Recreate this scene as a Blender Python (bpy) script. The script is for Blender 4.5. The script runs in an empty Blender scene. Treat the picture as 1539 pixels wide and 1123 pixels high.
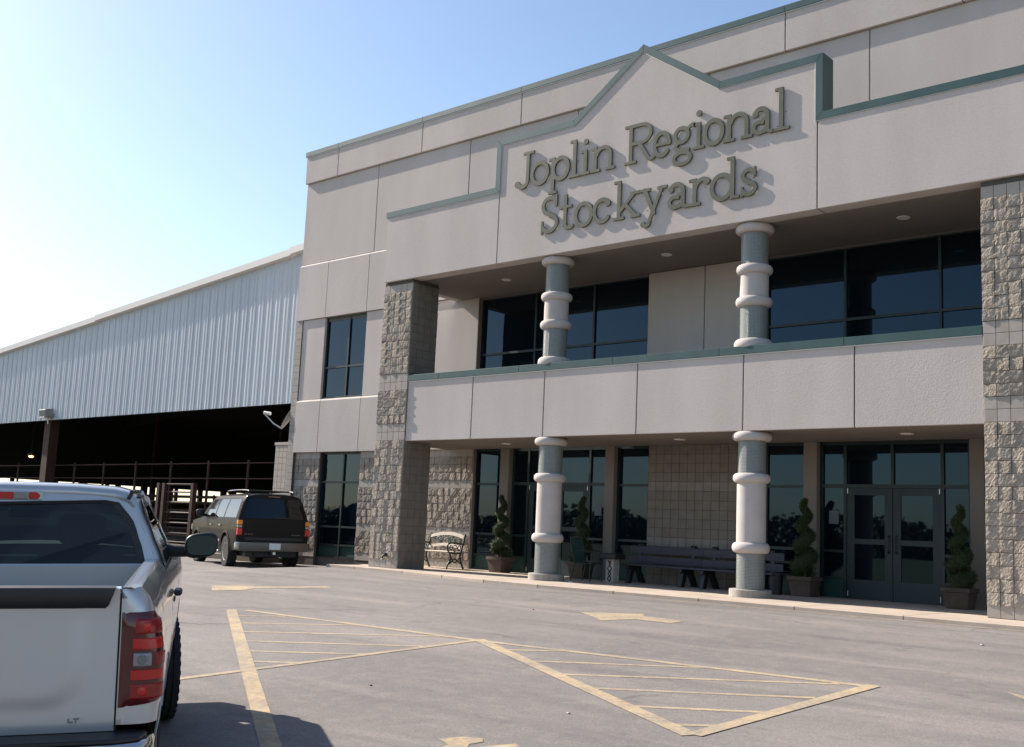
import bpy, bmesh, math, random
import numpy as np
from mathutils import Vector, Matrix

random.seed(7)
rad = math.radians
scene = bpy.context.scene
col = scene.collection

# ------------------------------------------------------------------ camera
cam_d = bpy.data.cameras.new('camera')
cam = bpy.data.objects.new('camera', cam_d)
col.objects.link(cam)
scene.camera = cam
cam_d.sensor_fit = 'HORIZONTAL'
cam_d.sensor_width = 36.0
cam_d.lens = 36.0 * 1656.48 / 1539.0
cam_d.clip_start = 0.05
cam_d.clip_end = 3000
YAW, PITCH, ROLL = 0.7308, 0.1409, 0.0444
f_ = Vector((-math.sin(YAW)*math.cos(PITCH), math.cos(YAW)*math.cos(PITCH), math.sin(PITCH)))
r_ = f_.cross(Vector((0, 0, 1))).normalized()
u_ = r_.cross(f_)
R2 = math.cos(ROLL)*r_ + math.sin(ROLL)*u_
U2 = -math.sin(ROLL)*r_ + math.cos(ROLL)*u_
M = Matrix(((R2.x, U2.x, -f_.x, 5.9967), (R2.y, U2.y, -f_.y, -17.9465), (R2.z, U2.z, -f_.z, 1.0712), (0, 0, 0, 1)))
cam.matrix_world = M

# ------------------------------------------------------------------ world, sun, exposure
SUN = Vector((-1.0, -0.13, 0.69)).normalized()
elev = math.asin(SUN.z)
world = bpy.data.worlds.new('World')
scene.world = world
world.use_nodes = True
wn = world.node_tree
bg = wn.nodes['Background']
sky = wn.nodes.new('ShaderNodeTexSky')
sky.sky_type = 'NISHITA'
sky.sun_disc = False
sky.sun_elevation = elev
sky.sun_rotation = math.atan2(SUN.x, SUN.y)
sky.altitude = 300
sky.air_density = 1.0
sky.dust_density = 1.0
sky.ozone_density = 1.6
wn.links.new(sky.outputs[0], bg.inputs[0])
bg.inputs[1].default_value = 0.10
sun_d = bpy.data.lights.new('sun', 'SUN')
sun_d.energy = 5.0
sun_d.angle = rad(0.53)
sun_d.color = (1.0, 0.91, 0.80)
sun = bpy.data.objects.new('sun', sun_d)
col.objects.link(sun)
sun.rotation_euler = SUN.to_track_quat('Z', 'Y').to_euler()
scene.view_settings.view_transform = 'Standard'
scene.view_settings.look = 'None'
scene.view_settings.gamma = 1
scene.view_settings.use_curve_mapping = False
scene.view_settings.exposure = .95


# ------------------------------------------------------------------ materials
def new_mat(name):
    m = bpy.data.materials.new(name)
    m.use_nodes = True
    nt = m.node_tree
    return m, nt, nt.nodes['Principled BSDF']


def simple(name, rgb, rough=.6, metal=0., spec=.5, coat=0., emit=None):
    m, nt, b = new_mat(name)
    b.inputs['Base Color'].default_value = (*rgb, 1)
    b.inputs['Roughness'].default_value = rough
    b.inputs['Metallic'].default_value = metal
    b.inputs['Specular IOR Level'].default_value = spec
    b.inputs['Coat Weight'].default_value = coat
    b.inputs['Coat Roughness'].default_value = .06
    if emit:
        b.inputs['Emission Color'].default_value = (*emit[0], 1)
        b.inputs['Emission Strength'].default_value = emit[1]
    return m


def noisy(name, a, b_, scale=4., rough=.8, fine=60., bump=.0, bump_scale=80., per_obj=0., detail=6., fine_amt=.35, metal=0., spec=.4, streak=None, bdist=.01):
    """two-tone noise colour with a finer grain, optional bump and per-object variation"""
    m, nt, b = new_mat(name)
    N, L = nt.nodes, nt.links
    tc = N.new('ShaderNodeTexCoord')
    vec = tc.outputs['Object']
    geo = N.new('ShaderNodeNewGeometry')
    vec = geo.outputs['Position']
    if streak:
        mp = N.new('ShaderNodeMapping')
        mp.inputs['Scale'].default_value = streak
        L.new(vec, mp.inputs['Vector'])
        svec = mp.outputs[0]
    else:
        svec = vec
    n1 = N.new('ShaderNodeTexNoise')
    n1.inputs['Scale'].default_value = scale
    n1.inputs['Detail'].default_value = detail
    L.new(svec, n1.inputs['Vector'])
    n2 = N.new('ShaderNodeTexNoise')
    n2.inputs['Scale'].default_value = fine
    n2.inputs['Detail'].default_value = 3
    L.new(vec, n2.inputs['Vector'])
    mx = N.new('ShaderNodeMath')
    mx.operation = 'MULTIPLY_ADD'
    L.new(n2.outputs[0], mx.inputs[0])
    mx.inputs[1].default_value = fine_amt
    L.new(n1.outputs[0], mx.inputs[2])
    mr = N.new('ShaderNodeMapRange')
    L.new(mx.outputs[0], mr.inputs[0])
    mr.inputs[1].default_value = .3 + fine_amt*.5
    mr.inputs[2].default_value = .7 + fine_amt*.5
    fac = mr.outputs[0]
    if per_obj:
        oi = N.new('ShaderNodeObjectInfo')
        ad = N.new('ShaderNodeMath')
        ad.operation = 'MULTIPLY_ADD'
        L.new(oi.outputs['Random'], ad.inputs[0])
        ad.inputs[1].default_value = per_obj
        L.new(fac, ad.inputs[2])
        sb = N.new('ShaderNodeMath')
        sb.operation = 'SUBTRACT'
        sb.use_clamp = True
        L.new(ad.outputs[0], sb.inputs[0])
        sb.inputs[1].default_value = per_obj*.5
        fac = sb.outputs[0]
    mix = N.new('ShaderNodeMix')
    mix.data_type = 'RGBA'
    L.new(fac, mix.inputs['Factor'])
    mix.inputs['A'].default_value = (*a, 1)
    mix.inputs['B'].default_value = (*b_, 1)
    L.new(mix.outputs['Result'], b.inputs['Base Color'])
    b.inputs['Roughness'].default_value = rough
    b.inputs['Metallic'].default_value = metal
    b.inputs['Specular IOR Level'].default_value = spec
    if bump:
        n3 = N.new('ShaderNodeTexNoise')
        n3.inputs['Scale'].default_value = bump_scale
        n3.inputs['Detail'].default_value = 5
        L.new(vec, n3.inputs['Vector'])
        bp = N.new('ShaderNodeBump')
        bp.inputs['Strength'].default_value = bump
        bp.inputs['Distance'].default_value = bdist
        L.new(n3.outputs[0], bp.inputs['Height'])
        L.new(bp.outputs[0], b.inputs['Normal'])
    return m


MAT = {}
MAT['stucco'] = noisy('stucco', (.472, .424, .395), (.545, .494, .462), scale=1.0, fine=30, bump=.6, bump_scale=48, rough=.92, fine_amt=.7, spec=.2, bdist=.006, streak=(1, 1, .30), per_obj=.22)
MAT['soffit'] = noisy('soffit', (0.2042, 0.1786, 0.1557), (0.2297, 0.2042, 0.1786), scale=.8, fine=40, bump=.3, bump_scale=90, rough=.92, spec=.2)  # tone lowered so that part of the porch shade is in the colour
MAT['joint'] = simple('joint_backing', (0.1600, 0.1480, 0.1480), .95, spec=.1)
MAT['split'] = noisy('split_face', (0.2661, 0.2258, 0.1855), (0.3871, 0.3387, 0.2863), scale=7, fine=45, bump=.9, bump_scale=38, rough=.95, per_obj=.35, fine_amt=.7, spec=.15, bdist=.02)
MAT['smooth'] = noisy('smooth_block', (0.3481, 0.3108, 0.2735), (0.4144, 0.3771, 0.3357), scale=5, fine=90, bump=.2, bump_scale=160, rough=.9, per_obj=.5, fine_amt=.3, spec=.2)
MAT['smooth_shaded'] = noisy('shaded_block', (0.1728, 0.1519, 0.1284), (0.2094, 0.1859, 0.1597), scale=5, fine=90, bump=.2, bump_scale=160, rough=.9, per_obj=.5, fine_amt=.3, spec=.2)  # smooth block colour darkened to stand in for shade under the portico
MAT['smooth_band'] = noisy('band_block', (.205, .183, .162), (.25, .226, .20), scale=5, fine=90, bump=.2, bump_scale=160, rough=.9, per_obj=.5, fine_amt=.3, spec=.2)  # lighter courses of the porch wall, with its shade in the colour too
MAT['mortar'] = noisy('mortar', (0.0898, 0.0816, 0.0734), (0.1142, 0.1040, 0.0938), scale=8, fine=60, rough=.95, spec=.1)
MAT['concrete'] = noisy('sidewalk_concrete', (0.3927, 0.3213, 0.2588), (0.4909, 0.4106, 0.3392), scale=1.6, fine=30, bump=.2, bump_scale=70, rough=.9, spec=.2)
MAT['base_conc'] = noisy('base_concrete', (0.2880, 0.2640, 0.2320), (0.4000, 0.3680, 0.3280), scale=6, fine=50, bump=.3, bump_scale=60, rough=.9, spec=.2)
MAT['col_white'] = noisy('column_plaster', (0.4499, 0.4090, 0.3845), (0.5071, 0.4663, 0.4417), scale=3, fine=50, bump=.2, bump_scale=90, rough=.85, spec=.25)
MAT['green'] = noisy('green_coping', (0.0233, 0.0612, 0.0600), (0.0379, 0.0887, 0.0857), scale=2.2, fine=30, rough=.42, streak=(1, 1, .3), spec=.5)
MAT['flash'] = simple('flashing_edge', (.55, .53, .5), .5, .3)
MAT['frame'] = simple('window_frame', (0.0072, 0.0204, 0.0216), .45)
MAT['door_green'] = simple('door_green', (0.0084, 0.0216, 0.0240), .5)
MAT['panel_green'] = simple('spandrel_green', (0.0180, 0.0600, 0.0510), .5)
MAT['letters'] = noisy('letter_face', (.062, .066, .047), (.095, .098, .072), scale=4, fine=40, rough=.6)
MAT['trim'] = simple('white_trim', (0.6804, 0.6426, 0.6048), .5)
MAT['barn'] = noisy('barn_metal', (0.4160, 0.4680, 0.5120), (0.4800, 0.5280, 0.5720), scale=.7, fine=12, rough=.5, per_obj=.35, fine_amt=.4, streak=(1, 1, .08))
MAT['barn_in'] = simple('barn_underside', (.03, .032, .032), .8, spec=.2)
MAT['rust'] = noisy('rusty_pipe', (0.0357, 0.0160, 0.0118), (0.0546, 0.0273, 0.0202), scale=4, fine=40, rough=.75)
MAT['dirt'] = noisy('pen_dirt', (.10, .085, .065), (.15, .125, .10), scale=.8, fine=12, rough=.95)
MAT['grass'] = noisy('dry_grass', (.10, .11, .045), (.17, .15, .07), scale=.05, fine=2, rough=.95)
MAT['leaf'] = noisy('topiary_leaf', (0.0201, 0.0379, 0.0089), (0.0491, 0.0714, 0.0201), scale=14, fine=60, rough=.6)
MAT['leaf_core'] = simple('topiary_core', (.02, .03, .01), .9)
MAT['tree'] = noisy('tree_leaf', (.03, .05, .02), (.06, .085, .03), scale=.3, fine=3, rough=.8)
MAT['bark'] = noisy('bark', (.07, .05, .035), (.12, .09, .065), scale=20, rough=.9)
MAT['pot'] = noisy('terracotta_planter', (0.0731, 0.0478, 0.0371), (0.1069, 0.0731, 0.0562), scale=6, fine=60, rough=.8)
MAT['soil'] = simple('soil', (.03, .022, .015), .95)
MAT['iron'] = simple('green_iron', (.02, .032, .026), .5)
MAT['iron_panel'] = simple('verdigris_iron', (0.0400, 0.0680, 0.0560), .6)
MAT['slat'] = noisy('pale_bench_slat', (0.5270, 0.4420, 0.3570), (0.6290, 0.5440, 0.4505), scale=10, fine=80, rough=.6)
MAT['plank'] = noisy('weathered_plank', (0.0448, 0.0422, 0.0563), (0.0640, 0.0608, 0.0800), scale=3, fine=40, rough=.7, streak=(.4, 6, 6))
MAT['black'] = simple('black_plastic', (.012, .012, .014), .5)
MAT['tyre'] = noisy('tyre_rubber', (.016, .016, .017), (.03, .029, .028), scale=9, fine=80, rough=.85, spec=.3)
MAT['chrome'] = simple('chrome', (.62, .62, .62), .14, 1.)
MAT['alloy'] = simple('alloy', (.55, .54, .52), .3, .9)
MAT['seat'] = simple('seat_cloth', (.02, .02, .022), .9)
MAT['red'] = simple('red_lens', (.26, .004, .005), .25, coat=.12)
MAT['red_bright'] = simple('bright_red_lens', (.50, .009, .007), .25, coat=.12)
MAT['red_dark'] = simple('dark_red_lens', (.075, .002, .004), .12, coat=.4)
MAT['clear'] = simple('clear_lens', (.24, .25, .27), .15, .4, coat=.5)
MAT['amber'] = simple('amber_lens', (.75, .22, .01), .15, coat=.5)
MAT['plate'] = simple('plate_white', (.7, .72, .74), .4)
MAT['paper'] = simple('paper', (.42, .43, .45), .8)
MAT['notice_paper'] = simple('notice_paper', (.12, .135, .16), .6)  # white paper painted dark, standing in for dimming behind the tinted glass
MAT['rust_floor'] = simple('fixture_grey', (.18, .18, .17), .6)


def paint(name, rgb, metal, rough, coat=1.):
    m, nt, b = new_mat(name)
    N, L = nt.nodes, nt.links
    n = N.new('ShaderNodeTexNoise')
    n.inputs['Scale'].default_value = 2.5
    n.inputs['Detail'].default_value = 5
    geo = N.new('ShaderNodeNewGeometry')
    L.new(geo.outputs['Position'], n.inputs['Vector'])
    mr = N.new('ShaderNodeMapRange')
    L.new(n.outputs[0], mr.inputs[0])
    mr.inputs[3].default_value = rough - .06
    mr.inputs[4].default_value = rough + .08
    L.new(mr.outputs[0], b.inputs['Roughness'])
    b.inputs['Base Color'].default_value = (*rgb, 1)
    b.inputs['Metallic'].default_value = metal
    b.inputs['Coat Weight'].default_value = coat
    b.inputs['Coat Roughness'].default_value = .08
    return m


MAT['silver'] = paint('silver_paint', (.47, .475, .49), .45, .34)
MAT['dark_paint'] = paint('dark_grey_paint', (.020, .018, .0165), .0, .45, .08)
MAT['dark_paint'].node_tree.nodes['Principled BSDF'].inputs['Specular IOR Level'].default_value = .03


def glass_dark(name, rgb=(.004, .007, .011), ior=1.52, tint=(.50, .76, 1.0, 1)):
    m, nt, b = new_mat(name)
    b.inputs['Base Color'].default_value = (*rgb, 1)
    b.inputs['Roughness'].default_value = .015
    b.inputs['IOR'].default_value = ior
    b.inputs['Specular Tint'].default_value = tint
    N, L = nt.nodes, nt.links
    # slow waviness of the panes
    n = N.new('ShaderNodeTexNoise')
    n.inputs['Scale'].default_value = .9
    n.inputs['Detail'].default_value = 1
    geo = N.new('ShaderNodeNewGeometry')
    L.new(geo.outputs['Position'], n.inputs['Vector'])
    bp = N.new('ShaderNodeBump')
    bp.inputs['Strength'].default_value = .05
    bp.inputs['Distance'].default_value = .02
    L.new(n.outputs[0], bp.inputs['Height'])
    L.new(bp.outputs[0], b.inputs['Normal'])
    return m


MAT['glass'] = glass_dark('tinted_glass')
MAT['car_glass_dark'] = glass_dark('privacy_glass', (.004, .005, .006), 1.45, (.8, .9, 1, 1))


def car_glass(name):
    m, nt, b = new_mat(name)
    N, L = nt.nodes, nt.links
    out = N['Material Output']
    tr = N.new('ShaderNodeBsdfTransparent')
    tr.inputs[0].default_value = (.22, .28, .275, 1)
    gl = N.new('ShaderNodeBsdfGlossy')
    gl.inputs['Roughness'].default_value = .01
    fr = N.new('ShaderNodeFresnel')
    fr.inputs[0].default_value = 1.5
    mx = N.new('ShaderNodeMixShader')
    L.new(fr.outputs[0], mx.inputs[0])
    L.new(tr.outputs[0], mx.inputs[1])
    L.new(gl.outputs[0], mx.inputs[2])
    L.new(mx.outputs[0], out.inputs[0])
    return m


MAT['car_glass'] = car_glass('car_glass')


def tile_mat():
    m, nt, b = new_mat('mosaic_tile')
    N, L = nt.nodes, nt.links
    uv = N.new('ShaderNodeUVMap')
    br = N.new('ShaderNodeTexBrick')
    br.offset = 0.
    br.inputs['Scale'].default_value = 1.
    br.inputs['Brick Width'].default_value = .026
    br.inputs['Row Height'].default_value = .026
    br.inputs['Mortar Size'].default_value = .0035
    br.inputs['Color1'].default_value = (.10, .125, .124, 1)
    br.inputs['Color2'].default_value = (.145, .172, .166, 1)
    br.inputs['Mortar'].default_value = (.27, .275, .26, 1)
    L.new(uv.outputs[0], br.inputs['Vector'])
    L.new(br.outputs['Color'], b.inputs['Base Color'])
    b.inputs['Roughness'].default_value = .35
    bp = N.new('ShaderNodeBump')
    bp.inputs['Strength'].default_value = .5
    bp.inputs['Distance'].default_value = .003
    bp.invert = True
    L.new(br.outputs['Fac'], bp.inputs['Height'])
    L.new(bp.outputs[0], b.inputs['Normal'])
    return m


MAT['tile'] = tile_mat()


def asphalt_mat(name='asphalt', painted=False):
    m, nt, b = new_mat(name)
    N, L = nt.nodes, nt.links
    geo = N.new('ShaderNodeNewGeometry')
    P = geo.outputs['Position']

    def noise(scale, detail=6, mapping=None, rough=.55):
        v = P
        if mapping:
            mp = N.new('ShaderNodeMapping')
            mp.inputs['Rotation'].default_value = (0, 0, mapping[1])
            mp.inputs['Scale'].default_value = mapping[0]
            L.new(P, mp.inputs['Vector'])
            v = mp.outputs[0]
        n = N.new('ShaderNodeTexNoise')
        n.inputs['Scale'].default_value = scale
        n.inputs['Detail'].default_value = detail
        n.inputs['Roughness'].default_value = rough
        L.new(v, n.inputs['Vector'])
        return n.outputs[0]

    def rng(s, a, b2, c=0., d=1.):
        r = N.new('ShaderNodeMapRange')
        L.new(s, r.inputs[0])
        for i, val in enumerate((a, b2, c, d)):
            r.inputs[i+1].default_value = val
        return r.outputs[0]

    def mixc(fac, A, B):
        x = N.new('ShaderNodeMix')
        x.data_type = 'RGBA'
        L.new(fac, x.inputs['Factor'])
        for s, val in (('A', A), ('B', B)):
            if isinstance(val, tuple):
                x.inputs[s].default_value = (*val, 1)
            else:
                L.new(val, x.inputs[s])
        return x.outputs['Result']

    def vor(scale, dist):
        d = N.new('ShaderNodeTexNoise')
        d.inputs['Scale'].default_value = 1.4
        d.inputs['Detail'].default_value = 4
        L.new(P, d.inputs['Vector'])
        ad_ = N.new('ShaderNodeVectorMath')
        ad_.operation = 'MULTIPLY_ADD'
        L.new(d.outputs['Color'], ad_.inputs[0])
        ad_.inputs[1].default_value = (dist, dist, 0)
        L.new(P, ad_.inputs[2])
        v = N.new('ShaderNodeTexVoronoi')
        v.feature = 'DISTANCE_TO_EDGE'
        v.inputs['Scale'].default_value = scale
        L.new(ad_.outputs[0], v.inputs['Vector'])
        return v.outputs['Distance']

    def mul(a_, b_):
        x = N.new('ShaderNodeMath')
        x.operation = 'MULTIPLY'
        L.new(a_, x.inputs[0])
        L.new(b_, x.inputs[1])
        return x.outputs[0]

    big = noise(.22, 6)
    c1 = mixc(rng(big, .36, .64), (0.1775, 0.1621, 0.1553), (0.2464, 0.2223, 0.2078))
    st = noise(1.1, 6, ((.25, 1.3, 1), rad(12)))
    c2 = mixc(rng(st, .50, .70, 0, .75), c1, (0.3236, 0.2805, 0.2519))
    st2 = noise(1.0, 5, ((.20, 1.9, 1), rad(-34)))
    c3 = mixc(rng(st2, .52, .70, 0, .7), c2, (0.1305, 0.1215, 0.1196))
    mot = noise(4.5, 8, rough=.7)
    c3 = mixc(rng(mot, .46, .72, 0, .55), c3, (0.3028, 0.2680, 0.2434))
    mot2 = noise(7.5, 7, ((.6, 1, 1), rad(40)), .65)
    c3 = mixc(rng(mot2, .55, .75, 0, .55), c3, (0.1232, 0.1164, 0.1154))
    gr = noise(48, 4, rough=.75)
    c4 = mixc(rng(gr, .36, .66, 0, .62), c3, (0.0919, 0.0852, 0.0840))
    sp = noise(110, 2)
    c5 = mixc(rng(sp, .60, .70, 0, .65), c4, (0.3758, 0.3428, 0.3149))
    blot = noise(2.6, 3)
    c6 = mixc(rng(blot, .66, .74, 0, .45), c5, (0.0887, 0.0831, 0.0819))
    crack = mul(rng(vor(.22, .9), .0, .011, 1, 0), rng(noise(.35, 2), .50, .64, 0, .6))
    c6 = mixc(crack, c6, (0.0522, 0.0488, 0.0483))
    final = c6
    if painted:
        w1 = noise(16, 6, rough=.7)
        w2 = noise(2.2, 4)
        ad = N.new('ShaderNodeMath')
        ad.operation = 'MULTIPLY_ADD'
        L.new(w2, ad.inputs[0])
        ad.inputs[1].default_value = .7
        L.new(w1, ad.inputs[2])
        cov = rng(ad.outputs[0], .68, 1.0, .95, .30)
        tint = mixc(rng(noise(5, 3), .3, .7), (0.47, 0.345, 0.20), (0.45, 0.365, 0.24))
        final = mixc(cov, c6, tint)
    L.new(final, b.inputs['Base Color'])
    b.inputs['Roughness'].default_value = .93
    b.inputs['Specular IOR Level'].default_value = .25
    bp = N.new('ShaderNodeBump')
    bp.inputs['Strength'].default_value = .45
    bp.inputs['Distance'].default_value = .006
    L.new(gr, bp.inputs['Height'])
    L.new(bp.outputs[0], b.inputs['Normal'])
    return m


MAT['asphalt'] = asphalt_mat()
MAT['paint'] = asphalt_mat('worn_yellow_paint', True)


# ------------------------------------------------------------------ mesh builder
class MB:
    def __init__(s):
        s.v = []
        s.f = []
        s.uv = None

    def add(s, vs, fs):
        o = len(s.v)
        s.v += [tuple(p) for p in vs]
        s.f += [tuple(i+o for i in f) for f in fs]
        return s

    def box(s, x0, x1, y0, y1, z0, z1):
        return s.add([(x0, y0, z0), (x1, y0, z0), (x1, y1, z0), (x0, y1, z0), (x0, y0, z1), (x1, y0, z1), (x1, y1, z1), (x0, y1, z1)],
                     [(3, 2, 1, 0), (4, 5, 6, 7), (0, 1, 5, 4), (1, 2, 6, 5), (2, 3, 7, 6), (3, 0, 4, 7)])

    def prism(s, poly, axis, a, b):
        n = len(poly)
        mk = {'x': lambda p, t: (t, p[0], p[1]), 'y': lambda p, t: (p[0], t, p[1]), 'z': lambda p, t: (p[0], p[1], t)}[axis]
        vs = [mk(p, a) for p in poly] + [mk(p, b) for p in poly]
        fs = [tuple(range(n)), tuple(range(2*n-1, n-1, -1))] + [(i, (i+1) % n, n+(i+1) % n, n+i) for i in range(n)]
        return s.add(vs, fs)

    def loft(s, rings, closed=True, cap=True):
        n = len(rings[0])
        o = len(s.v)
        for r in rings:
            s.v += [tuple(p) for p in r]
        m = n if closed else n-1
        for i in range(len(rings)-1):
            for j in range(m):
                k = (j+1) % n
                s.f.append((o+i*n+j, o+i*n+k, o+(i+1)*n+k, o+(i+1)*n+j))
        if cap and closed:
            s.f.append(tuple(o+j for j in range(n)))
            s.f.append(tuple(o+(len(rings)-1)*n+j for j in range(n-1, -1, -1)))
        return s

    def grid(s, rows):
        return s.loft(rows, closed=False, cap=False)

    def tube(s, pts, r, n=8, closed=False, cap=True):
        pts = [Vector(p) for p in pts]
        rs = r if isinstance(r, (list, tuple)) else [r]*len(pts)
        rings = []
        up = None
        N = len(pts)
        for i, p in enumerate(pts):
            if closed:
                t = (pts[(i+1) % N] - pts[i-1])
            else:
                t = pts[min(i+1, N-1)] - pts[max(i-1, 0)]
            t.normalize()
            if up is None:
                a = Vector((0, 0, 1)) if abs(t.z) < .9 else Vector((1, 0, 0))
                up = (a - t*a.dot(t)).normalized()
            else:
                up = (up - t*up.dot(t)).normalized()
            sd = t.cross(up)
            rings.append([p + rs[i]*(math.cos(2*math.pi*k/n)*up + math.sin(2*math.pi*k/n)*sd) for k in range(n)])
        if closed:
            rings.append(rings[0])
            return s.loft(rings, cap=False)
        return s.loft(rings, cap=cap)

    def lathe(s, prof, n=32, c=(0, 0, 0), axis='z'):
        rings = []
        for r, z in prof:
            ring = []
            for k in range(n):
                a = 2*math.pi*k/n
                p = {'z': (r*math.cos(a), r*math.sin(a), z), 'x': (z, r*math.cos(a), r*math.sin(a)), 'y': (r*math.cos(a), z, r*math.sin(a))}[axis]
                ring.append((p[0]+c[0], p[1]+c[1], p[2]+c[2]))
            rings.append(ring)
        return s.loft(rings)

    def merge(s, mb, mat=None):
        vs = mb.v if mat is None else [tuple(mat @ Vector(p)) for p in mb.v]
        return s.add(vs, mb.f)

    def mesh(s, name, mat, smooth=None, bevel=0., segs=1, weld=False):
        bm = bmesh.new()
        vv = [bm.verts.new(p) for p in s.v]
        for f in s.f:
            try:
                bm.faces.new([vv[i] for i in f])
            except ValueError:
                pass
        if weld:
            bmesh.ops.remove_doubles(bm, verts=bm.verts, dist=1e-4)
        bmesh.ops.recalc_face_normals(bm, faces=bm.faces)
        if bevel:
            es = [e for e in bm.edges if len(e.link_faces) == 2 and e.calc_face_angle(0) > rad(30)]
            bmesh.ops.bevel(bm, geom=es, offset=bevel, segments=segs, affect='EDGES', profile=.5, clamp_overlap=True)
        me = bpy.data.meshes.new(name)
        bm.to_mesh(me)
        bm.free()
        if smooth is not None:
            me.polygons.foreach_set('use_smooth', [True]*len(me.polygons))
            me.set_sharp_from_angle(angle=rad(smooth))
        me.materials.append(MAT[mat] if isinstance(mat, str) else mat)
        return me

    def build(s, name, mat, parent=None, smooth=None, bevel=0., segs=1, weld=False):
        return link(name, s.mesh(name, mat, smooth, bevel, segs, weld), parent)


def link(name, me, parent=None, loc=None, rotz=None):
    o = bpy.data.objects.new(name, me)
    col.objects.link(o)
    if parent is not None:
        o.parent = parent
    if loc is not None:
        o.location = loc
    if rotz is not None:
        o.rotation_euler = (0, 0, rotz)
    return o


def empty(name, label, cat, loc=(0, 0, 0), rotz=0, group=None):
    o = bpy.data.objects.new(name, None)
    col.objects.link(o)
    o.location = loc
    o.rotation_euler = (0, 0, rotz)
    tag(o, label, cat, group)
    return o


def tag(o, label, cat, group=None):
    o['label'] = label
    o['category'] = cat
    if group:
        o['group'] = group
    return o


def struct(o):
    o['kind'] = 'structure'
    return o


def stuff(o):
    o['kind'] = 'stuff'
    return o


def copy_tree(o, parent=None):
    c = o.copy()
    col.objects.link(c)
    c.parent = parent
    for ch in list(o.children):
        copy_tree(ch, c)
    return c


def bx(name, mat, parent, x0, x1, y0, y1, z0, z1, bevel=0.):
    return MB().box(x0, x1, y0, y1, z0, z1).build(name, mat, parent, bevel=bevel)


# ------------------------------------------------------------------ ground
def gz(x, y):
    t = -1.3 - y
    s = 0.5*(t + math.sqrt(t*t + .3))
    u = min(1, max(0, (-14.6-x)/4.2))
    v = min(1, max(0, (y+9)/5.0))
    return -.043*min(s, 24.) - .20*u*u*(3-2*u)*v*v*(3-2*v)


def sheet(xs, ys, dz, fn=gz):
    return MB().grid([[(x, y, fn(x, y)+dz) for x in xs] for y in ys])


def frange(a, b, n):
    return [a + (b-a)*i/n for i in range(n+1)]


far = [-900, -400, -200, -120, -80, -50, -35, -28, -25.8, -25, -20, -15, -10, -6, -4, -3, -2.4, -2, -1.6, -1.3, -1, -.6, 0, 1, 3, 6, 20, 60, 120, 300, 900]
struct(sheet([-900, -400, -150, -70, 0, 60, 150, 400, 900], far, -.4).build('ground', 'grass'))
lot_y = [-34, -30, -28, -25.8, -25, -22, -20, -18, -16, -14, -12, -10, -8, -6, -5, -4, -3.4, -3, -2.6, -2.3, -2, -1.8, -1.6, -1.4, -1.2, -1, -.8, -.5, -.2, .4, 1, 2.7, 5.9]
lot = struct(sheet([-75, -50, -30, -24, -20, -17.5, -16.8, -16, -15.2, -14.4, -13.6, -12.9, -12.4, -10, -6, 0, 6, 12, 20, 34], lot_y, 0).build('parking_lot', 'asphalt', smooth=30))


def strip(pts, w, name='painted_line', dz=.004):
    """painted stripe along a polyline, draped on the lot"""
    mb = MB()
    rows = []
    pp = []
    for (a, b) in zip(pts[:-1], pts[1:]):
        n = max(1, int(math.dist(a, b)/.5))
        pp += [(a[0]+(b[0]-a[0])*i/n, a[1]+(b[1]-a[1])*i/n) for i in range(n)]
    pp.append(pts[-1])
    for i, p in enumerate(pp):
        q = pp[min(i+1, len(pp)-1)]
        o = pp[max(i-1, 0)]
        d = Vector((q[0]-o[0], q[1]-o[1])).normalized()
        nx, ny = -d.y*w/2, d.x*w/2
        rows.append([(x, y, gz(x, y)+dz) for x, y in ((p[0]+nx, p[1]+ny), (p[0]-nx, p[1]-ny))])
    return mb.grid(rows).build(name, 'paint', lot)


def patch(poly, name, dz=.004):
    return MB().add([(x, y, gz(x, y)+dz) for x, y in poly], [tuple(range(len(poly)))]).build(name, 'paint', lot)


LW = .112
# left hatched triangle
strip([(-8.25, -8.10), (-3.36, -11.22), (2.5, -14.95)], .15)
strip([(-8.05, -7.98), (-3.42, -7.86)], LW, dz=.0035)
strip([(-3.42, -7.86), (-3.40, -12.9)], LW, dz=.0045)
for (a, b) in [((-7.5, -8.5), (-7.02, -8.03)), ((-6.75, -8.98), (-5.52, -7.94)), ((-5.97, -9.48), (-3.98, -7.92)),
               ((-5.22, -9.97), (-3.48, -8.72)), ((-4.5, -10.42), (-3.46, -9.63)), ((-3.85, -10.84), (-3.46, -10.55))]:
    strip([a, b], .085, dz=.0025)
# right hatched triangle
strip([(-3.46, -7.80), (1.36, -10.58)], .155, dz=.0055)
strip([(-3.36, -7.86), (1.40, -7.46)], LW, dz=.0035)
strip([(1.40, -7.40), (1.37, -10.56)], .145, dz=.0065)
for (a, b) in [((-2.68, -8.25), (-2.12, -7.78)), ((-1.87, -8.64), (-.3, -7.62)), ((-1.12, -9.1), (1.12, -7.55)),
               ((-.40, -9.5), (1.3, -8.42)), ((.36, -9.96), (1.31, -9.36)), ((1.06, -10.33), (1.31, -10.13))]:
    strip([a, b], .085, dz=.0025)
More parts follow.
